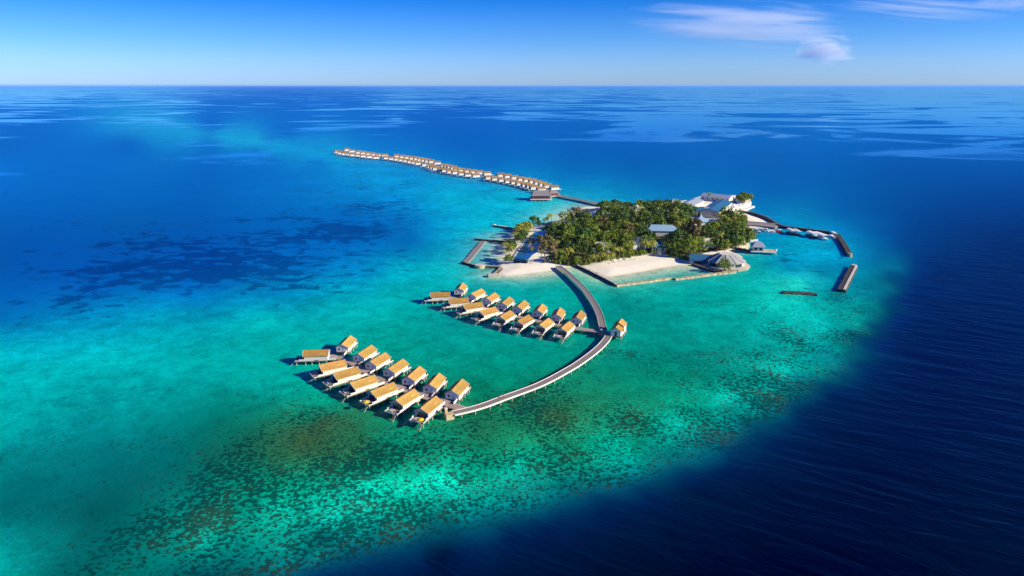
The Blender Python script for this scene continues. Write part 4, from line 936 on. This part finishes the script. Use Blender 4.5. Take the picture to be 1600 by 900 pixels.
def palm_proto(label, group, h, seed, nf=17, fl=5.0):
    rnd = random.Random(seed); r = thing("palm_tree", label, "palm tree", (0, 0, 0), 0, group)
    ln = Vector((rnd.uniform(-1.4, 1.4), rnd.uniform(-1.2, 1.2), 0)); pts = [Vector((0, 0, -.5)) + ln * (u * u) + Vector((0, 0, (h + .5) * u)) for u in np.linspace(0, 1, 6)]
    tb = MB()
    for k in range(5): tb.rod(pts[k], pts[k + 1], .22 - .02 * k, .20 - .02 * k, M['palmtrunk'], 7)
    tb.build('trunk', r); top = pts[-1]; fb = MB()
    for k in range(nf):
        a = 2 * math.pi * k / nf * 1.0 + rnd.uniform(-.25, .25); up = rnd.uniform(.05, 1.0); L = fl * rnd.uniform(.8, 1.15)
        dr = Vector((math.cos(a), math.sin(a), 0)); sd_ = Vector((-dr.y, dr.x, 0)); prev = None; n_ = 7
        for i_ in range(n_ + 1):
            u = i_ / n_; p = top + dr * (L * u * (1 - .12 * u)) + Vector((0, 0, L * (up * u - (.75 + .45 * up) * u * u)))
            w = .55 * math.sin(math.pi * min(1, .12 + .88 * u) * .98) ** .7 + .03
            cur = (p - sd_ * w - Vector((0, 0, w * .55)), p, p + sd_ * w - Vector((0, 0, w * .55)))
            if prev:
                # leaflets: each segment splits into comb teeth with gaps between
                e = .72
                q0, q1, q2 = (prev[j].lerp(cur[j], e) for j in range(3))
                fb.add([prev[1], q1, prev[0].lerp(q0, .75), prev[0]], [(0, 1, 2, 3)], M['leafp'])
                fb.add([prev[1], prev[2], prev[2].lerp(q2, .75), q1], [(0, 1, 2, 3)], M['leafp'])
            prev = cur
    fb.build('crown', r); return r
LD = "dark green broadleaf tree with a dense rounded crown in the island wood"
LO = "olive green broadleaf tree with a sunlit crown in the island wood"
LB = "brownish feathery tree standing among the green crowns"
LP = "coconut palm with yellow green fronds on the island"
GT, GP = "broadleaf trees of the island wood", "coconut palms of the island"
specs = [("broadleaf_tree", LD, M['leafa'], 5.6, 4.4, 7.0), ("broadleaf_tree", LD, M['leafa'], 4.6, 3.8, 6.0), ("broadleaf_tree", LD, M['leafa'], 6.4, 5.0, 8.0),
         ("broadleaf_tree", LO, M['leafb'], 5.2, 4.2, 6.6), ("broadleaf_tree", LO, M['leafb'], 4.2, 3.6, 5.6), ("broadleaf_tree", LO, M['leafb'], 6.0, 4.6, 7.4),
         ("feathery_tree", LB, M['leafc'], 5.2, 5.0, 7.6)]
protos = [tree_proto(nm, lb, "brown feathery trees" if nm == "feathery_tree" else (GT), mt, rx, rz, hz, 11 + 3 * k) for k, (nm, lb, mt, rx, rz, hz) in enumerate(specs)]
palms = [palm_proto(LP, GP, h, 40 + k) for k, h in enumerate((7.5, 9.0, 10.5))]
used = {}
def plant(pr, x, y, rz=None, s=1., label=None):
    z = max(.2, land_z(x, y)) - .05; k = pr.name
    rz = random.uniform(0, 6.28) if rz is None else rz
    if k not in used:
        used[k] = 1; pr.location = (x, y, z); pr.rotation_euler = (0, 0, rz); pr.scale = (s, s, s * random.uniform(.9, 1.1))
        if label: pr["label"] = label
        return pr
    o = dup(pr, (x, y, z), rz, label, scale=(s, s, s * random.uniform(.9, 1.1)))
    return o
# clearings kept free: (px, py, radius m)
CLEAR = [(866,404,9),(838,405,6),(1033,366,16),(1033,377,14),(1030,385,9),(1000,386,11),(1000,393,6),(1028,391,10),(1027,400,8),(994,337,11),(994,345,9),(938,393,9),(938,399,6),(944,345,8),(1103,387,9),(1103,394,8),(868,358,12),(1054,325,12),(1030,331,11),(1018,331,8),(1042,332,9),(1094,351,16),(1094,360,12),(1088,366,6),(1100,338,18),(1120,327,16),(1078,322,14),(1095,409,13),(1075,330,6),(1112,397,7),(1132,333,11),(1140,343,7),(1148,339,10),(1135,338,10),(1158,341,6)]
CL = [(G(a, b_, 1.), r_) for a, b_, r_ in CLEAR]
placed = []
def free(x, y, md):
    for p, r_ in CL:
        if (p.x - x) ** 2 + (p.y - y) ** 2 < r_ * r_: return False
    return all((x - a) ** 2 + (y - b_) ** 2 > ((md + m_) / 2) ** 2 for a, b_, m_ in placed)
def fill(poly, count, chooser, md, tries=6000, srange=(.85, 1.2)):
    pg = [G(x, y, 1.) for x, y in poly]; ax = np.array([p.x for p in pg]); ay = np.array([p.y for p in pg]); got = 0
    for _ in range(tries):
        if got >= count: break
        x, y = random.uniform(ax.min(), ax.max()), random.uniform(ay.min(), ay.max())
        if sdf(np.array([x]), np.array([y]), ax, ay)[0] < 1.0 or not free(x, y, md): continue
        placed.append((x, y, md)); plant(chooser(x, y), x, y, s=random.uniform(*srange)); got += 1
    return got
# single trees that stand out
def one(pr, px, s, label, z=1.):
    g_ = G(*px, z); placed.append((g_.x, g_.y, 6.)); o = plant(pr, g_.x, g_.y, s=s, label=label); return o
one(protos[6], (851,411), 1.6, "big brown feathery tree beside the pool at the boardwalk landing")
one(protos[6], (1083,381), 1.5, "large brown bare looking tree behind the round restaurant")
one(protos[6], (1072,378), 1.0, "smaller brown tree left of the large bare looking one behind the restaurant")
one(protos[6], (899,351), 1.35, "tall brown olive tree at the left back of the wood")
one(protos[6], (982,372), .9, "brownish tree in the middle of the wood")
one(protos[3], (1131,424), .9, "round olive shrub tree growing against the round restaurant roof")
one(protos[0], (834,359), 1.0, "dark green tree alone on the left point above the pool")
one(protos[4], (795,412), .75, "small olive tree at the pool's lower left corner")
one(protos[0], (1010,336), 1.0, "dark spreading tree poking above the wood's back edge")
for x, y, s, lb in ((983,398,1.05,"coconut palm, left one of the three leaning over the swimming beach"),(1006,399,1.1,"coconut palm, middle one of the three behind the swimming beach"),(1019,399.5,1.1,"coconut palm, right one of the three behind the swimming beach"),(1037,390,1.0,"coconut palm beside the narrow blue roofed house")):
    one(palms[1], (x, y), s, lb)
# palms
for x, y, s in ((806,372,1.),(812,377,1.),(820,371,.95),(826,366,1.05),(804,380,.9),(811,368,.85),(790,393,.9),(797,391,.9),(797,400,.85),(818,363,.9),(852,352,.9),(862,351,.9),(857,354,.8),
                (954,410,.8),(958,407,.75),(946,411,.85),(938,412,.85),(931,413,.8),(925,414,.8),(968,404,.9),(917,413,.75),(886,408,1.),(895,401,1.),(905,396,1.),(871,392,.9),
                (1082,399,1.),(1090,392,1.),(1115,391,1.),(1122,386,1.),(1106,379,.9),(1128,352,.9),(1136,354,.9),(1145,353,.9),(1153,350,.9),(1120,349,.9),(978,365,1.1),(984,361,1.),(1056,362,1.1),(1048,384,1.),(995,365,1.)):
    g_ = G(x, y, 1.); placed.append((g_.x, g_.y, 3.5)); plant(palms[random.randrange(3)], g_.x, g_.y, s=s * random.uniform(.9, 1.1))
def pick(x, y):
    v = mnoise.noise(Vector((x * .02, y * .02, 5))) + random.uniform(-.6, .6)
    if random.random() < .03: return protos[6]
    return protos[random.randrange(3)] if v < -.02 else protos[3 + random.randrange(3)]
# low shrubs close the wood's foot along the beaches
shrub = tree_proto("shrub", "low bright green shrub at the foot of the beach side trees", "shrubs along the beach edge", M['leafb'], 2.6, 1.7, 1.5, 77, 22, 14, .42, "shrub")
edge = smooth_path([G(x, y, 1.) for x, y in ((858,410),(880,413.5),(912,414.5),(940,410),(962,405.5),(984,403.5),(1000,399.5),(1030,397.5),(1050,402.5),(1074,407.5))], 4.2)
first_ = True
for p in edge:
    x, y = p.x + random.uniform(-1, 1), p.y + random.uniform(1.5, 4.5)
    if any((q.x - x) ** 2 + (q.y - y) ** 2 < 25 for q, _ in CL[3:5]) or random.random() < .12: continue
    z = max(.2, land_z(x, y)); sc1 = random.uniform(.75, 1.25)
    if first_: shrub.location = (x, y, z); first_ = False
    else: dup(shrub, (x, y, z), random.uniform(0, 6.28), scale=(sc1, sc1, sc1 * random.uniform(.8, 1.2)))
nt_ = fill(WOOD, 230, pick, 8.7, srange=(.62, 1.3))
fill([(1104,398),(1130,394),(1152,389),(1169,382),(1168,374),(1150,366),(1130,372),(1110,384)], 26, lambda x, y: protos[random.choice((3, 4, 4, 1))], 5.4)
fill([(1125,356),(1160,359),(1164,350),(1160,345),(1128,344)], 12, lambda x, y: protos[random.choice((3, 4))], 5.4, srange=(.7, .95))
fill([(800,384),(812,384),(830,362),(842,357),(830,356),(808,362)], 8, lambda x, y: protos[random.choice((1, 4, 4))], 6, srange=(.7, .95))
fill([(788,400),(800,402),(806,386),(794,384)], 4, lambda x, y: protos[random.choice((1, 4))], 5.4, srange=(.6, .8))
fill([(935,327),(960,326),(1000,326),(1045,323),(1045,329),(960,332),(935,332)], 22, lambda x, y: protos[random.choice((0, 1, 1, 4))], 6.4, srange=(.7, .95))
fill([(1157,321),(1172,317),(1172,312),(1160,310),(1148,314)], 9, lambda x, y: protos[4], 5.6, srange=(.7, .95))
fill([(1100,318),(1118,313),(1112,310),(1096,309),(1088,315)], 2, lambda x, y: protos[random.choice((1, 4))], 5.5, srange=(.6, .8))
# unused prototypes must not stay at the origin
for pr in protos + palms:
    if pr.name not in used:
        for ch in list(pr.children): bpy.data.objects.remove(ch)
        bpy.data.objects.remove(pr)
# hedge at the pool end
a, b_ = G(803, 409.5, 1), G(824, 410.5, 1); c = (a + b_) / 2; dd = b_ - a
r = thing("hedge", "clipped green hedge at the beach end of the pool", "hedge", (c.x, c.y, 1), math.atan2(dd.y, dd.x)); L = dd.length / 2; hb = MB(); rnd = random.Random(5)
hb.box(-L, L, -.8, .8, -.3, 1.1, M['hedge'])
for _ in range(700):
    p = Vector((rnd.uniform(-L, L), rnd.choice((-.85, .85, rnd.uniform(-.85, .85))), rnd.uniform(0, 1.2)))
    q = Vector((rnd.gauss(0, 1), rnd.gauss(0, 1), rnd.gauss(.5, 1))).normalized().to_track_quat('Z', 'Y')
    hb.add([p + q @ Vector(v) for v in ((-.3, 0, 0), (0, -.2, 0), (.3, 0, 0), (0, .2, 0))], [(0, 1, 2, 3)], M['hedge'])
hb.build('foliage', r)

# ------------------------------------------------------------------ beach furniture
def lounger(lab, loc, rz, group):
    r = thing("sun_lounger", lab, "sun lounger", loc, rz, group)
    MB().box(-1.0, .35, -.35, .35, .32, .42, M['white']).build('seat', r)
    MB().add([(.35, -.35, .34), (1.0, -.35, .75), (1.0, .35, .75), (.35, .35, .34), (.35, -.35, .44), (.96, -.35, .84), (.96, .35, .84), (.35, .35, .44)],
             [(0, 1, 2, 3), (7, 6, 5, 4), (0, 4, 5, 1), (1, 5, 6, 2), (2, 6, 7, 3), (3, 7, 4, 0)], M['white']).build('backrest', r)
    for x in (-.9, .3):
        for q in (-.3, .3): MB().rod((x, q, -.1), (x, q, .32), .04, None, M['pile'], 6).build('leg', r)
    return r
lp = None
for k, (x, y) in enumerate(((952.5,411.5),(955,411),(961,410.2),(969.5,408.3),(972,408),(978,407),(980.5,406.6),(987,405.6),(992.5,405.8))):
    g_ = G(x, y, 1.); z = land_z(g_.x, g_.y); lab = "white sun lounger on the sand at the back of the swimming beach"
    if lp is None: lp = lounger(lab, (g_.x, g_.y, z), R(100), "sun loungers on the swimming beach")
    else: dup(lp, (g_.x, g_.y, z), R(100 + random.uniform(-25, 25)), lab)
for k in range(6):
    g_ = G(825 + 1.9 * k + .15 * k * k, 388.5 - 3.1 * k, 1.3)
    lab = "white lounger in the line along the middle of the pool"
    o = dup(lp, (g_.x, g_.y, 1.32), R(70), lab); o["group"] = "loungers standing in the pool"; o.scale = (1.5, 1.5, 1.2)
g_ = G(983, 405.5, 1.); parasol("dark parasol among the loungers on the swimming beach", (g_.x, g_.y, land_z(g_.x, g_.y)), M['door'])
g_ = G(965, 408.5, 1.); parasol("dark parasol on the left part of the swimming beach", (g_.x, g_.y, land_z(g_.x, g_.y)), M['door'])

# ------------------------------------------------------------------ sea haze
bm = bmesh.new(); bmesh.ops.create_cube(bm, size=1.0); hz = bpy.data.meshes.new("haze"); bm.to_mesh(hz); bm.free()
ho = bpy.data.objects.new("haze", hz); COL.objects.link(ho); ho["kind"] = "stuff"; ho.scale = (194000, 194000, 139); ho.location = (0, 0, 67.5)
m = bpy.data.materials.new("sea_haze"); m.use_nodes = True; t = NT(m.node_tree); t.t.nodes.remove(t.t.nodes["Principled BSDF"])
pv = t.n("VolumePrincipled", i_Density=1.1e-5); pv.inputs["Color"].default_value = (.30, .58, 1, 1); t.l(pv.outputs[0], t.t.nodes["Material Output"].inputs["Volume"])
hz.materials.append(m)

# ------------------------------------------------------------------ clouds: soft bodies of vapour far beyond the water
def cloud(name, label, px, dist, sx, sy, sz, dens, scale, stretch, soft, seed, tilt=0., thresh=.5, amp=1.6, fw=.75):
    dx, dy = (px[0] - 800) / F, (450 - px[1]) / F
    dv = Vector((dx, math.cos(PITCH) + dy * math.sin(PITCH), -math.sin(PITCH) + dy * math.cos(PITCH))).normalized()
    p = Vector((0, 0, H)) + dv * dist
    bm = bmesh.new(); bmesh.ops.create_icosphere(bm, subdivisions=4, radius=1.0); me_ = bpy.data.meshes.new(name); bm.to_mesh(me_); bm.free()
    o = bpy.data.objects.new(name, me_); COL.objects.link(o); o.location = p; o.scale = (sx, sy, sz)
    o.rotation_euler = (0, tilt, -math.atan2(dv.x, dv.y)); tag(o, label, "cloud")
    m_ = bpy.data.materials.new(name); m_.use_nodes = True; t_ = NT(m_.node_tree)
    t_.t.nodes.remove(t_.t.nodes["Principled BSDF"]); pv = t_.n("VolumePrincipled"); pv.inputs["Color"].default_value = (.90, .94, 1, 1); pv.inputs["Anisotropy"].default_value = .2
    tc_ = t_.n("TexCoord"); mp_ = t_.n("Mapping", i_Scale=stretch, i_Location=(seed, seed * .7, 0)); t_.l(tc_.outputs["Object"], mp_.inputs[0])
    nz = t_.noise(mp_.outputs[0], scale, 6, .6, .7)
    ln = t_.n("VectorMath", operation='LENGTH'); t_.l(tc_.outputs["Object"], ln.inputs[0])
    fall = t_.math('SUBTRACT', 1., t_.math('POWER', ln.outputs["Value"], 2.))
    dn = t_.math('SUBTRACT', t_.math('ADD', t_.math('MULTIPLY', nz, amp), t_.math('MULTIPLY', fall, fw)), thresh)
    mr = t_.n("MapRange", interpolation_type='SMOOTHSTEP', i_1=0., i_2=soft, i_3=0., i_4=dens); t_.l(dn, mr.inputs[0])
    t_.l(mr.outputs[0], pv.inputs["Density"]); t_.l(pv.outputs[0], t_.t.nodes["Material Output"].inputs["Volume"])
    me_.materials.append(m_); return o
D = 30000.
cloud("cloud", "broad feathery pale cloud high at the upper right of the sky", (1158, 38), D, 4900, 2300, 1000, .00042, 1.9, (.6, 1, 1.6), .42, 3.1, tilt=R(4), thresh=1.62, amp=2.7)
cloud("cloud", "small puffy white cloud just below the broad feathery one", (1290, 79), D, 1500, 1000, 800, .0028, 1.5, (.8, 1, 1.2), .4, 4.4, thresh=1.97, amp=2.6, fw=1.1)
cloud("cloud", "thin wispy streak of cloud slanting from the top edge at the right", (1420, 10), D, 4200, 1500, 520, .00042, 1.9, (.6, 1, 1.5), .42, 5.7, tilt=R(8), thresh=1.74, amp=2.6)
cloud("cloud", "pale patch of cloud at the top right corner of the sky", (1590, 3), D, 2300, 1500, 500, .0004, 1.4, (1, 1, 1), .5, 1.9, thresh=1.50, amp=2.2)
SC.cycles.volume_bounces = 8
SC.cycles.volume_max_steps = 64
SC.cycles.volume_step_rate = 2.
SC.cycles.max_bounces = 8
